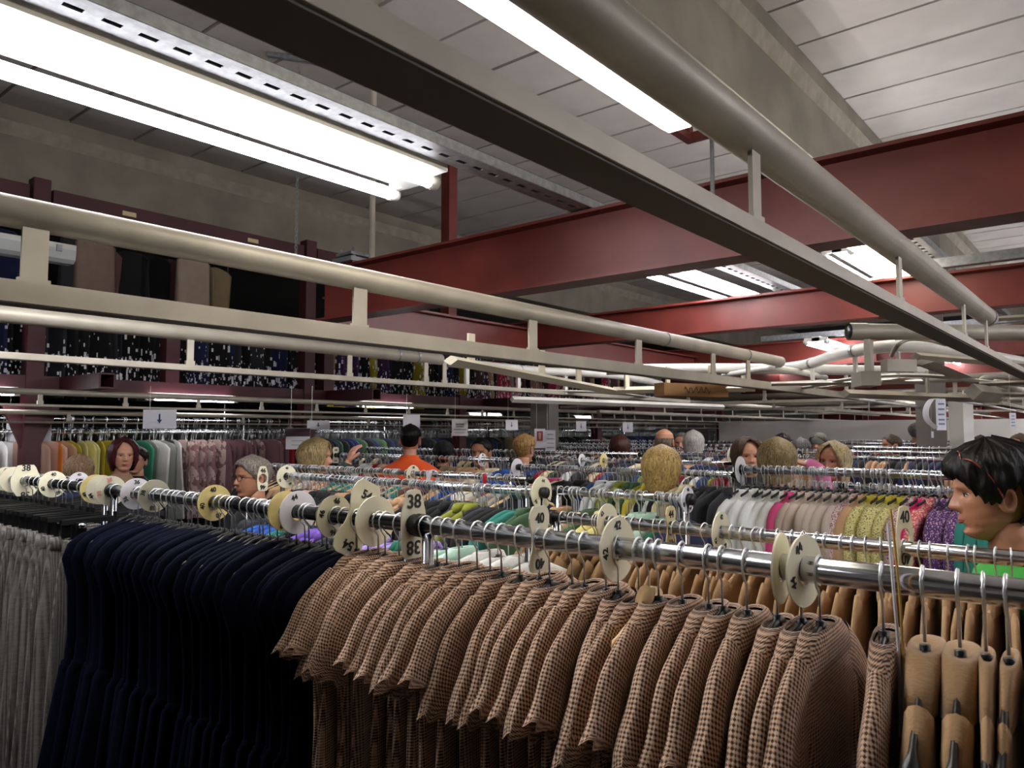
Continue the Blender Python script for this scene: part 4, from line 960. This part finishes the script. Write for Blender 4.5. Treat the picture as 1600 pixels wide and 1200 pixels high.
dv(1140, 6.2, .2, None, 'small pale divider left of the brown haired woman', R=.06)
dv(412, 1.85, .2, '46', 'square ivory divider 46 below the grey haired person', shape='long', R=.036, size=.026)
p = at(568, 795, X=1.75); t = MB().box((0, 0, 0), (.045, .004, .06)).build('yellow_card', DISCY, loc=tuple(p)); tag(t, 'small yellow card standing behind the waisted divider', 'card')
p = at(757, 760, X=2.9); t = MB().box((0, 0, 0), (.022, .006, .13)).build('red_ribbon', mat('red_ribbon', 'd8283c', .5), loc=tuple(p)); tag(t, 'bright red ribbon strip below a white divider', 'ribbon')
# ------------------------------------------------------------------ paper signs
def sign(px0, py0, px1, py1, D, lab, arrow=None, header=None, lines=(), emblem=None, cut=None):
    a = at(px0, py0, D=D); b = at(px1, py1, D=D); c = (a + b) / 2; wd = (Vector((a.x, a.y)) - Vector((b.x, b.y))).length; hh = a.z - b.z
    t = thing('paper_sign', lab, 'sign', tuple(c), math.atan2(RT.y, RT.x))
    MB().box((0, 0, 0), (wd, .004, hh)).build('paper_sheet', PAPER, t)
    f = -.0035
    if header: MB().box((0, f, hh * .3), (wd, .003, hh * .38)).build('header_band', mat('aubergine_print', '4a3340', .7), t)
    if arrow:
        m = MB().box((0, f, hh * .12), (wd * .045, .003, hh * .3)); m.poly([(-wd*.08, f, -hh*.02), (wd*.08, f, -hh*.02), (0, f, -hh*.22)], (0, .002, 0)); m.build('arrow', mat('blue_print', '2a4a7a', .7), t)
    for k, (z, l, th) in enumerate(lines): MB().box((0, f, hh * z), (wd * l, .003, hh * th)).build('print_line', mat('grey_print', '7a8088', .8), t)
    if emblem: 
        MB().box((0, f, hh * .12), (wd * .55, .003, hh * .5)).build('red_panel', mat('red_print', '9a3a30', .6), t)
        MB().poly([(-wd*.14, f-.003, hh*.3), (wd*.14, f-.003, hh*.3), (wd*.08, f-.003, -hh*.05), (-wd*.08, f-.003, -hh*.05)], (0, .002, 0)).build('emblem', mat('sand_print', 'c9a088', .6), t)
    MB().tube([(-wd * .3, 0, hh / 2), (-wd * .3, 0, max(hh / 2 + .05, CZ + .34 - c.z))], .0012, 4).build('sign_string', WIRE, t)
    return t
sign(224, 640, 275, 670, 5.6, 'white paper sign with a blue down arrow above the burgundy haired woman', arrow=1, lines=((-.3, .0001, .01),))
sign(480, 657, 515, 671, 5.6, 'small white paper sign with a blue arrow above the woman in green', arrow=1)
sign(447, 669, 484, 702, 5.5, 'paper sign with an aubergine header and a small drawing', header=1, lines=((-.1, .5, .02), (-.3, .5, .02)))
sign(630, 648, 656, 672, 6.6, 'pale paper sign behind the head of the person in orange')
sign(706, 655, 731, 681, 6.0, 'white paper sign with grey print left of the dark haired man', lines=((.2, .5, .1), (.05, .5, .06), (-.12, .75, .05), (-.3, .6, .03)))
sign(790, 656, 809, 672, 6.0, 'small paper sign with an arrow right of the dark haired man', arrow=1)
sign(900, 658, 916, 674, 8.5, 'small distant paper sign with an arrow over the green jackets', arrow=1)
sign(973, 660, 989, 675, 8.5, 'small distant paper sign with an arrow left of the bald man', arrow=1)
sign(11, 648, 33, 690, 6.4, 'white sheet on the left side of the storage column', lines=())
sign(60, 648, 79, 690, 6.4, 'white sheet on the right side of the storage column', lines=())
sign(835, 670, 852, 700, 8.0, 'small notice with a red panel on the grey column', emblem=1)
sign(852, 672, 868, 706, 7.6, 'tall narrow white label beside the red notice', lines=((.3, .6, .03), (.1, .7, .03), (-.1, .7, .03), (-.3, .7, .03)))
sign(1455, 674, 1459, 684, 9, 'tiny white label on the wall side of the racks')
sign(1577, 645, 1588, 670, 4.5, 'narrow price strip hanging at the right edge of the view', lines=((.3, .4, .05), (.1, .5, .05), (-.1, .5, .05), (-.3, .5, .05)))
# folded strip over the thin bar
p = at(1462, 646, D=3.6); t = thing('folded_paper', 'folded white paper strip draped over the thin pale bar', 'sign', tuple(p), math.atan2(RT.y, RT.x) + .15)
MB().box((.02, -.01, -.005), (.05, .004, .15)).build('paper_sheet', PAPER, t)
MB().tube(path_sm([(.02, 0, .07), (-.01, .015, .065), (-.035, .02, .02), (-.03, .02, -.03), (0, .0, -.07)], 5), .002, 4, ry=.022, up=(0, 1, 0)).build('paper_loop', PAPER, t)
for k, z in enumerate((.045, .02, -.005, -.03, -.05)): MB().box((.02, -.0135, z), (.03, .002, .008)).build('print_line', mat('blue_grey_print', '7880a0', .7), t)
column(832, 870, 9.0, mat('column_grey', '6d6660'), 'column', 'grey column with the small red notice in the middle distance', CZ + .35)
# lamps under the storage deck
for k, (x, y) in enumerate(((1.3, 6.93), (3.2, 6.93), (5.6, 6.93), (9, 8.4), (12, 8.4))):
    twin_tube(x, y, CZ + (.30 if y < 7 else .26), 'twin tube lamp under the storage deck', L=.8, dy=.07, group='lamps under the storage deck', hang=CZ + .34, tr=.008)
# ------------------------------------------------------------------ people
def tab(T, z):
    if z <= T[0][0]: return T[0][1]
    for (a, va), (b, vb) in zip(T, T[1:]):
        if z <= b: 
            t = (z - a) / (b - a); t = t * t * (3 - 2 * t) * .5 + t * .5; return va + (vb - va) * t
    return T[-1][1]
FR = [(-.004, .02), (0, .05), (.008, .068), (.02, .077), (.033, .074), (.045, .079), (.062, .084), (.08, .084), (.1, .084), (.12, .083), (.14, .089), (.16, .088), (.185, .078), (.205, .06), (.222, .033), (.232, .002)]
BK = [(-.004, .0), (0, .005), (.02, -.018), (.04, -.045), (.06, -.066), (.09, -.088), (.12, -.1), (.15, -.104), (.18, -.093), (.205, -.07), (.222, -.04), (.232, -.002)]
WD = [(-.004, .012), (0, .022), (.01, .034), (.03, .048), (.05, .058), (.08, .065), (.11, .071), (.15, .076), (.18, .07), (.205, .053), (.222, .03), (.232, .002)]
def g(x, s): return math.exp(-(x / s) ** 2)
def head_pt(z, a, off=0.0):
    f, b, w_ = tab(FR, z), tab(BK, z), tab(WD, z); c = (f + b) / 2 + .01; ca, sa = math.cos(a), math.sin(a)
    rx = (f - c) if ca > 0 else (c - b)
    e = .86 if ca > 0 else 1
    x = c + (rx + off) * (abs(ca) ** e) * (1 if ca > 0 else -1); y = (w_ + off) * (abs(sa) ** .92) * (1 if sa > 0 else -1)
    return x, y
def head_mb(m, old=0.0):
    NR, NA = 48, 56; rings = []
    for i in range(NR):
        z = -.004 + .236 * (i / (NR - 1)); R = []
        for j in range(NA):
            u = j / NA; a = 2 * PI * u; a = a - .45 * math.sin(a) if True else a
            x, y = head_pt(z, a)
            if math.cos(a) > 0.2:
                nz = (z - .086) / (.137 - .086) if z > .086 else 0
                prof = 0
                if z > .086: prof = .026 * max(0, 1 - nz) ** .8
                elif z > .072: prof = .026 * max(0, (z - .072) / .014) ** .6
                x += prof * g(y, .010 + .006 * max(0, 1 - abs(z - .084) / .02))
                x += .004 * g(z - .085, .008) * g(abs(y) - .014, .006)
                x -= .012 * g(z - .121, .011) * g(abs(y) - .031, .015)
                x += .005 * g(z - .139, .008) * g(abs(y) - .03, .02)
                x += .004 * g(z - .098, .016) * g(abs(y) - .042, .015)
                x += .006 * g(z - .059, .0045) * g(y, .02) + .0055 * g(z - .047, .005) * g(y, .018) - .004 * g(z - .053, .0025) * g(y, .02)
                x -= .004 * g(z - .036, .007) * g(y, .02); x += .004 * g(z - .018, .011) * g(y, .017)
                x -= old * .003 * g(abs(y) - (.024 + (.085 - z) * .25), .004) * (1 if .04 < z < .085 else 0)
            R.append(Vector((x, y, z)))
        rings.append(R)
    m.loft(rings, True, True)
    for s in (-1, 1):
        E = []
        for i in range(7):
            ph = i / 6; R = []
            for j in range(12):
                a = 2 * PI * j / 12; r = (1, 1.12, 1.1, .8, .62, .5, .2)[i]; dep = (0, .006, .013, .016, .011, .007, .007)[i]
                R.append(Vector((-.006 + .017 * r * math.cos(a) - dep * .55, s * (.069 + dep), .104 + .03 * r * math.sin(a) + .002)))
            E.append(R)
        m.loft(E, cap1=True)
def hand_mb(m, P, d, up, sc=1.0, curl=.5, side=1):
    d = Vector(d).normalized(); up = Vector(up); up = (up - d * up.dot(d)).normalized(); sd = d.cross(up).normalized() * side; P = Vector(P)
    m.tube([P, P + d * .03 * sc, P + d * .075 * sc, P + d * .09 * sc], [.026 * sc, .036 * sc, .042 * sc, .036 * sc], 10, ry=[.02 * sc, .016 * sc, .015 * sc, .011 * sc], up=tuple(up))
    for k, (o_, L) in enumerate(((.029, .068), (.01, .078), (-.01, .073), (-.029, .056))):
        q = P + d * .082 * sc + sd * o_ * sc; dd = (d + sd * o_ * 2).normalized(); pts = [q - dd * .02 * sc, q]; 
        for s_ in (.42, .33, .25):
            dd = (dd - up * curl * .8).normalized(); q = q + dd * L * s_ * sc; pts.append(q)
        m.tube(pts, [.0095 * sc, .0095 * sc, .009 * sc, .008 * sc, .006 * sc], 8)
    q = P + d * .03 * sc + sd * .03 * sc; dd = (d * .7 + sd * .8 - up * .2).normalized(); pts = [P + d * .015 * sc + sd * .01 * sc, q]
    for s_ in (.04, .03): 
        q = q + dd * s_ * sc; dd = (dd + d * .5 - up * .2).normalized(); pts.append(q)
    m.tube(pts, [.013 * sc, .013 * sc, .011 * sc, .008 * sc], 8)
ZB = {'messy': [(0, .160), (25, .156), (45, .142), (60, .118), (78, .098), (90, .094), (95, .128), (114, .132), (122, .06), (150, .035), (180, .03)],
      'short': [(0, .182), (30, .176), (50, .155), (68, .135), (84, .112), (91, .108), (95, .134), (114, .136), (122, .075), (150, .055), (180, .05)],
      'crop': [(0, .19), (35, .182), (52, .155), (70, .14), (84, .12), (91, .118), (95, .138), (114, .14), (122, .085), (150, .065), (180, .06)],
      'bob': [(0, .212), (18, .2), (35, .165), (50, .1), (62, .03), (90, .005), (130, .0), (180, -.005)],
      'long': [(0, .215), (15, .205), (35, .168), (52, .09), (66, -.05), (90, -.09), (180, -.09)],
      'bald': [(0, .2), (180, .2)]}
def hair_mb(style, seed=0):
    th = {'bob': .024, 'long': .022, 'short': .017, 'crop': .009, 'bald': .004, 'messy': .027}[style]; NA = 112; NR = 26; m = MB(); rings = []
    am = {'crop': .001, 'bald': .0005, 'messy': .007, 'short': .0035}.get(style, .0028)
    def zbot(a):
        d = abs((math.degrees(a) + 180) % 360 - 180); z = tab(ZB[style], d)
        return z + (am * 1.6 * noise.noise(Vector((a * 9, seed, 1))) + am * .8 * math.sin(a * 31 + seed))
    rows0 = 0
    for i in range(NR):
        t = i / (NR - 1); R = []
        for j in range(NA):
            a = 2 * PI * j / NA; zb = zbot(a)
            if style == 'bald':
                if abs((math.degrees(a) + 180) % 360 - 180) < 88: zt0 = zb_ = .128
                else: zt0, zb_ = .15, .06
                z = zt0 - (zt0 - zb_) * t
            else: z = .2355 - (.2355 - zb) * t ** .85
            hz = min(z, .2315); hz = max(hz, .1) if style in ('bob', 'long') else hz
            full = th * (1 + (.5 * math.exp(-((z - .1) / .07) ** 2) if style in ('bob', 'long') else .25 * math.exp(-((z - .17) / .05) ** 2)))
            top = min(1, math.sqrt(max(0, .2375 - z) / .035)); front = math.cos(a) > -.45
            off = full * top * (1 - (.72 if front else .35) * t ** 5)
            nv = noise.noise(Vector((math.cos(a) * 3 + seed, math.sin(a) * 3 + z * 22, z * 9 + seed)))
            nf = noise.noise(Vector((a * 13, z * 16 + seed, 5.0)))
            off += am * top * (nv * 1.3 + nf * .9 + .4 * math.sin(a * 23 + 4 * nv + z * 25))
            x, y = head_pt(hz, a, max(off, .0012))
            if style in ('bob', 'long') and z < .1:
                f = (z + .09) / .19; y *= 1 - (.2 if style == 'bob' else .12) * (1 - f) ** 1.5; x *= 1 - (.22 if style == 'bob' else .1) * (1 - f)
            zt = (.12 + (z - .12) * (1 + th / .112) if z > .12 else z) + (am * nf * 1.5 if style == 'messy' else 0)
            R.append(Vector((x, y, zt)))
        rings.append(R)
    m.loft(rings, cap0=style != 'bald')
    return m
def hairmat(h): 
    if 'hair_' + h in MATS: return MATS['hair_' + h]
    m = mat('hair_' + h, h, .5); nt = m.node_tree; b = nt.nodes['Principled BSDF']; tc = nt.nodes.new('ShaderNodeTexCoord'); mp = nt.nodes.new('ShaderNodeMapping')
    mp.inputs['Scale'].default_value = (120, 120, 9); n = nt.nodes.new('ShaderNodeTexNoise'); n.inputs['Scale'].default_value = 1.6; n.inputs['Detail'].default_value = 4; n.inputs['Distortion'].default_value = .6
    nt.links.new(tc.outputs['Object'], mp.inputs['Vector']); nt.links.new(mp.outputs[0], n.inputs['Vector'])
    r = nt.nodes.new('ShaderNodeValToRGB'); c = rgb(h); b.inputs['Specular IOR Level'].default_value = .25; r.color_ramp.elements[0].position = .36; r.color_ramp.elements[1].position = .66
    r.color_ramp.elements[0].color = tuple(x * .35 for x in c[:3]) + (1,); r.color_ramp.elements[1].color = tuple(min(1, x * 1.35) for x in c[:3]) + (1,)
    nt.links.new(n.outputs['Fac'], r.inputs['Fac']); nt.links.new(r.outputs['Color'], b.inputs['Base Color'])
    bp = nt.nodes.new('ShaderNodeBump'); bp.inputs['Strength'].default_value = .5; bp.inputs['Distance'].default_value = .003; nt.links.new(n.outputs['Fac'], bp.inputs['Height']); nt.links.new(bp.outputs['Normal'], b.inputs['Normal'])
    return m
def oval(z, w, d, n=20, x0=0.0): return [Vector((x0 + d * math.cos(2*PI*j/n), w * math.sin(2*PI*j/n), z)) for j in range(n)]
def person(px, ytop, D, face, lab, hair='short', hairc='3a2a20', coat='1d2450', skin=None, glasses=None, armR=None, trousers='2a2c33', old=0, hat=None, scale=1.0, wide=1.0, hairm=None, neckz=-.05, tilt=0, side_arm=None):
    """face: 0 looks at the viewer, 90 towards the picture's right, 180 away, -90 left"""
    top = at(px, ytop, D=D); H = top.z - .012; rz = math.atan2(-top.y, -top.x) + math.radians(face)
    chin = H - .24 * scale; o_z = chin
    m = MB(); sk = skin or SKIN
    head_mb(m, old)
    # neck, trunk, legs, all one figure
    m.loft([oval(.045, .05, .052, 20, -.025), oval(.0, .052, .055, 20, -.028), oval(-.05, .054, .058, 20, -.032), oval(-.085, .085, .07, 20, -.035), oval(-.11, .15, .085, 20, -.035), oval(-.15, .185, .1, 20, -.035), oval(-.3, .17, .11, 20, -.03), oval(-.5, .14, .1, 20, -.03), oval(-.66, .17, .115, 20, -.035), oval(-.74, .16, .11, 20, -.035)], True, True)
    fl = -(chin / scale)
    for s in (-1, 1):
        m.tube([(-.03, s*.085, -.7), (-.02, s*.09, -1.0), (-.035, s*.09, fl + .08)], [.085, .055, .04], 12)
        m.tube([(-.06, s*.09, fl + .04), (.0, s*.09, fl + .05), (.13, s*.1, fl + .025)], [.035, .042, .03], 10)
    arms = {}
    for s in (-1, 1):
        A = [(-.035, s*.165, -.135), (-.045, s*.2, -.27), (-.03, s*.215, -.42), (.05, s*.2, -.55), (.14, s*.17, -.62)]
        if armR and s == armR[0]: A = armR[1]
        arms[s] = A; pp = path_sm(A, 4); m.tube(pp, [.045 - .022 * i / (len(pp) - 1) for i in range(len(pp))], 12)
        d = Vector(A[-1]) - Vector(A[-2]); hand_mb(m, Vector(A[-1]) - d.normalized() * .01, d, (0, 0, 1), .95, .45, -s)
    o = m.build('person', sk, None, True, loc=(top.x, top.y, chin)); o.rotation_euler = (0, math.radians(tilt), rz); o.scale = (scale, scale, scale); tag(o, lab, 'person')
    hm = hairm or hairmat(hairc)
    if hair: hair_mb(hair, int(px)).build('hair', hm, o, True)
    c = fab(coat); k = MB(); W_ = wide
    k.loft([oval(neckz + .03, .062, .066, 24, -.034), oval(neckz, .082, .078, 24, -.035), oval(-.082, .15*W_, .1, 24, -.035), oval(-.13, .205*W_, .115, 24, -.035), oval(-.3, .195*W_, .13, 24, -.03), oval(-.5, .175*W_, .13, 24, -.03), oval(-.75, .2*W_, .14, 24, -.035), oval(-.85, .2*W_, .14, 24, -.035)])
    for s in (-1, 1):
        pp = path_sm(arms[s], 4)[:-1]; n = len(pp); k.tube(pp, [.066 - .024 * i / (n - 1) for i in range(n)], 14)
    k.build('coat', c, o, True)
    t = MB()
    for s in (-1, 1): t.tube([(-.03, s*.085, -.72), (-.02, s*.09, -1.0), (-.035, s*.09, fl + .05)], [.1, .07, .058], 12)
    t.build('trousers', fab(trousers), o, True)
    sh = MB()
    for s in (-1, 1): sh.tube([(-.08, s*.09, fl + .04), (.0, s*.09, fl + .045), (.14, s*.1, fl + .03)], [.035, .048, .034], 10, ry=[.035, .045, .028])
    sh.build('shoes', BLACKP, o, True)
    if abs(face) < 150:
        for s in (-1, 1):
            e = MB(); e.loft([[Vector((.0625 + .0125 * math.cos(th), s*.031 + .0115 * math.sin(th) * math.cos(a), .1185 + .006 * math.sin(th) * math.sin(a))) for a in [2*PI*q/10 for q in range(10)]] for th in [.01, .5, 1.0, 1.5]], True); e.build('eye', EYEW, o, True)
            MB().tube([(.0738, s*.031, .1185), (.0758, s*.031, .1185)], .0045, 10).build('iris', IRIS, o)
            MB().tube([(.0735, s*.018, .122), (.0765, s*.031, .1245), (.069, s*.044, .121)], .0019, 5).build('eyelid', hairmat('2a1c16'), o)
            MB().tube([(.083, s*.016, .137), (.082, s*.031, .1415), (.072, s*.047, .137)], .0024, 5).build('eyebrow', hm if hair != 'bald' else hairmat('5a4a40'), o)
        l = MB(); l.tube([(.0775, -.021, .0525), (.085, -.01, .0545), (.0872, 0, .0535), (.085, .01, .0545), (.0775, .021, .0525)], [.001, .0038, .0042, .0038, .001], 8); l.tube([(.0775, -.019, .052), (.084, -.009, .0478), (.0858, 0, .0468), (.084, .009, .0478), (.0775, .019, .052)], [.001, .0038, .0045, .0038, .001], 8)
        l.build('lips', LIPS, o, True)
    if glasses:
        gm = mat('dark_frame', '2a1a14', .3); q = MB()
        if glasses == 'worn':
            for s in (-1, 1):
                q.tube([(.092 - .006*abs(math.cos(a))*0, s*.032 + .022 * math.cos(a), .118 + .017 * math.sin(a)) for a in [2*PI*i/14 for i in range(15)]], .0016, 5, cap=False)
                q.tube([(.09, s*.054, .122), (.04, s*.075, .122), (-.01, s*.078, .118)], .0016, 5)
            q.tube([(.093, -.01, .12), (.097, 0, .122), (.093, .01, .12)], .0016, 5)
        else:
            for s in (-1, 1):
                q.tube([(.078 , s*.036 + .027 * math.cos(a), .212 + .021 * math.sin(a)) for a in [2*PI*i/14 for i in range(15)]], .0022, 5, cap=False)
                q.tube(path_sm([(.075, s*.066, .214), (.055, s*.094, .205), (.02, s*.1, .16), (.0, s*.097, .112)], 5), .0024, 6)
            q.tube([(.08, -.01, .214), (.084, 0, .216), (.08, .01, .214)], .002, 5)
        q.build('spectacles', gm if glasses == 'worn' else mat('red_brown_frame', '7a3426', .25), o, True)
    if hat:
        h = MB(); h.loft([oval(z + .0, w_, d_, 24, -.01) for z, w_, d_ in ((.12, .088, .108), (.16, .092, .112), (.2, .086, .102), (.235, .06, .07), (.25, .02, .025))], cap1=True); h.build('knit_cap', fab(hat), o, True)
    return o
G_ = 90
person(193, 684, 5.7, 12, 'woman with burgundy bob and beige coat smiling before the yellow blouses', 'bob', '4a1a20', 'b08c70', skin=SKIN)
person(124, 710, 6.0, 170, 'blonde person in a dark coat seen from behind left of the burgundy haired woman', 'bob', 'b09070', '0d0d10')
person(214, 696, 6.45, -20, 'partly hidden face just behind the burgundy haired woman', 'short', '2a1c16', '0d0d10', scale=.95)
person(394, 710, 4.4, -62, 'grey haired person with spectacles looking left before the brown blouses', 'short', '8a8078', '0d0d10', skin=SKINT, glasses='worn', old=1)
person(495, 684, 5.1, 78, 'fair haired woman in a dark green coat reaching to the right', 'bob', 'a08a60', '2a3c38', armR=(-1, [(-.035, -.165, -.135), (.0, -.22, -.25), (.12, -.22, -.2), (.2, -.17, -.02), (.24, -.14, .1)]))
person(641, 660, 5.9, 176, 'dark haired person in a bright orange jacket seen from behind', 'crop', '0c0a0a', 'e8561a', wide=1.2, neckz=-.03)
person(693, 688, 6.9, 170, 'person in a dark hat and coat right of the orange jacket', 'short', '1a1412', '2a2c33', hat='0d0d10')
person(752, 682, 6.3, -25, 'dark haired man looking down right of the white text sign', 'crop', '16110f', '6c6f66', skin=SKINT)
person(820, 677, 6.6, 150, 'person in a brown coat with fair hair left of the grey column', 'short', 'b08a58', '6a4a48')
person(968, 679, 7.6, 176, 'long brown haired person seen from behind left of the bald man', 'long', '4a2a20', '5a3a40')
person(1038, 666, 6.5, 168, 'bald man in a navy coat seen from behind', 'bald', '8a7a6c', '1d2450', skin=SKINT, wide=1.1)
person(1065, 674, 8.6, -15, 'grey haired man facing the viewer behind the bald man', 'crop', '7a746c', '2a2c33')
person(1083, 672, 7.6, 170, 'person with long silver hair right of the bald man', 'long', 'b8b4ac', '2a2c33')
person(1033, 696, 4.35, 150, 'blonde woman with short hair seen from behind in the middle of the racks', 'bob', 'c0a064', 'e9ebe9')
person(1167, 682, 5.1, 18, 'brown haired woman facing the viewer left of the ash blonde one', 'bob', '4a3426', '2a2c33')
person(1213, 684, 4.3, 165, 'ash blonde person seen from behind next to the raised hand', 'bob', '9a8660', 'c8a090')
person(1302, 689, 4.9, -28, 'blonde woman in a pink sweater holding up her hand', 'long', 'c4b088', 'e07ab0', armR=(-1, [(-.035, -.165, -.135), (.05, -.16, -.2), (.13, -.02, -.12), (.19, .02, .03), (.21, -.03, .09), (.215, -.06, .1)]))
person(1180, 685, 8.0, 170, 'small distant person with cropped fair hair', 'crop', 'c0b080', 'a8a6a0')
person(1222, 676, 8.8, -20, 'distant dark haired person behind the ash blonde head', 'short', '1a1210', '0d0d10')
person(1279, 675, 8.4, -20, 'distant person in a grey cap and dark coat', 'short', '6a6058', '0d0d10', hat='6c6f66')
person(1250, 683, 8.0, 165, 'distant grey haired person left of the cap', 'short', '6a6864', '2a2c33')
person(1392, 677, 8.3, -70, 'man in dark clothes looking left before the pale wall', 'crop', '4a3c30', '2a2c33', skin=SKINT)
person(1434, 659, 9.9, 120, 'tall grey haired man in a brown jacket beside the dark column', 'short', '8a867e', '6a4030', skin=SKINT)
person(1532, 678, 8.6, -20, 'distant person in grey right of the white column', 'crop', '4a3a2c', '6c6f66', skin=SKINT)
person(1594, 675, 7.0, -40, 'man with dark spectacles at the right edge', 'crop', '5a4a3a', '0d0d10', skin=SKINT, glasses='worn')
# the dark haired woman close by
person(1556, 690, 1.98, -78, 'dark haired woman in a green top looking left with spectacles pushed up in her hair', 'messy', '0d0908', '3aa03a', skin=SKINT, glasses='up', old=1, tilt=4, neckz=-.06)
# things on the far racks
t = MB().box((0, 0, 0), (.3, .2, .2)).build('carton', CARD, loc=tuple(at(1596, 716, D=6.2))); tag(t, 'brown carton behind the dark haired woman at the right edge', 'box')

# every look-alike gets its place in its row
def screen_x(o):
    p = o.matrix_world.translation if False else o.location; v = Vector((p.x, p.y, 0)); return v.dot(RT) / max(.01, v.dot(F2))
same = {}
for o in S.objects:
    if o.parent is None and o.get('label') and o.get('category') and o.get('kind') != 'stuff': same.setdefault(o['label'], []).append(o)
for lab, L in same.items():
    if len(L) < 2: continue
    L.sort(key=screen_x)
    for i, o in enumerate(L):
        o['label'] = '%s from the left: %s' % (ordl(i + 1), lab)
        if not o.get('group'): o['group'] = lab[:60]
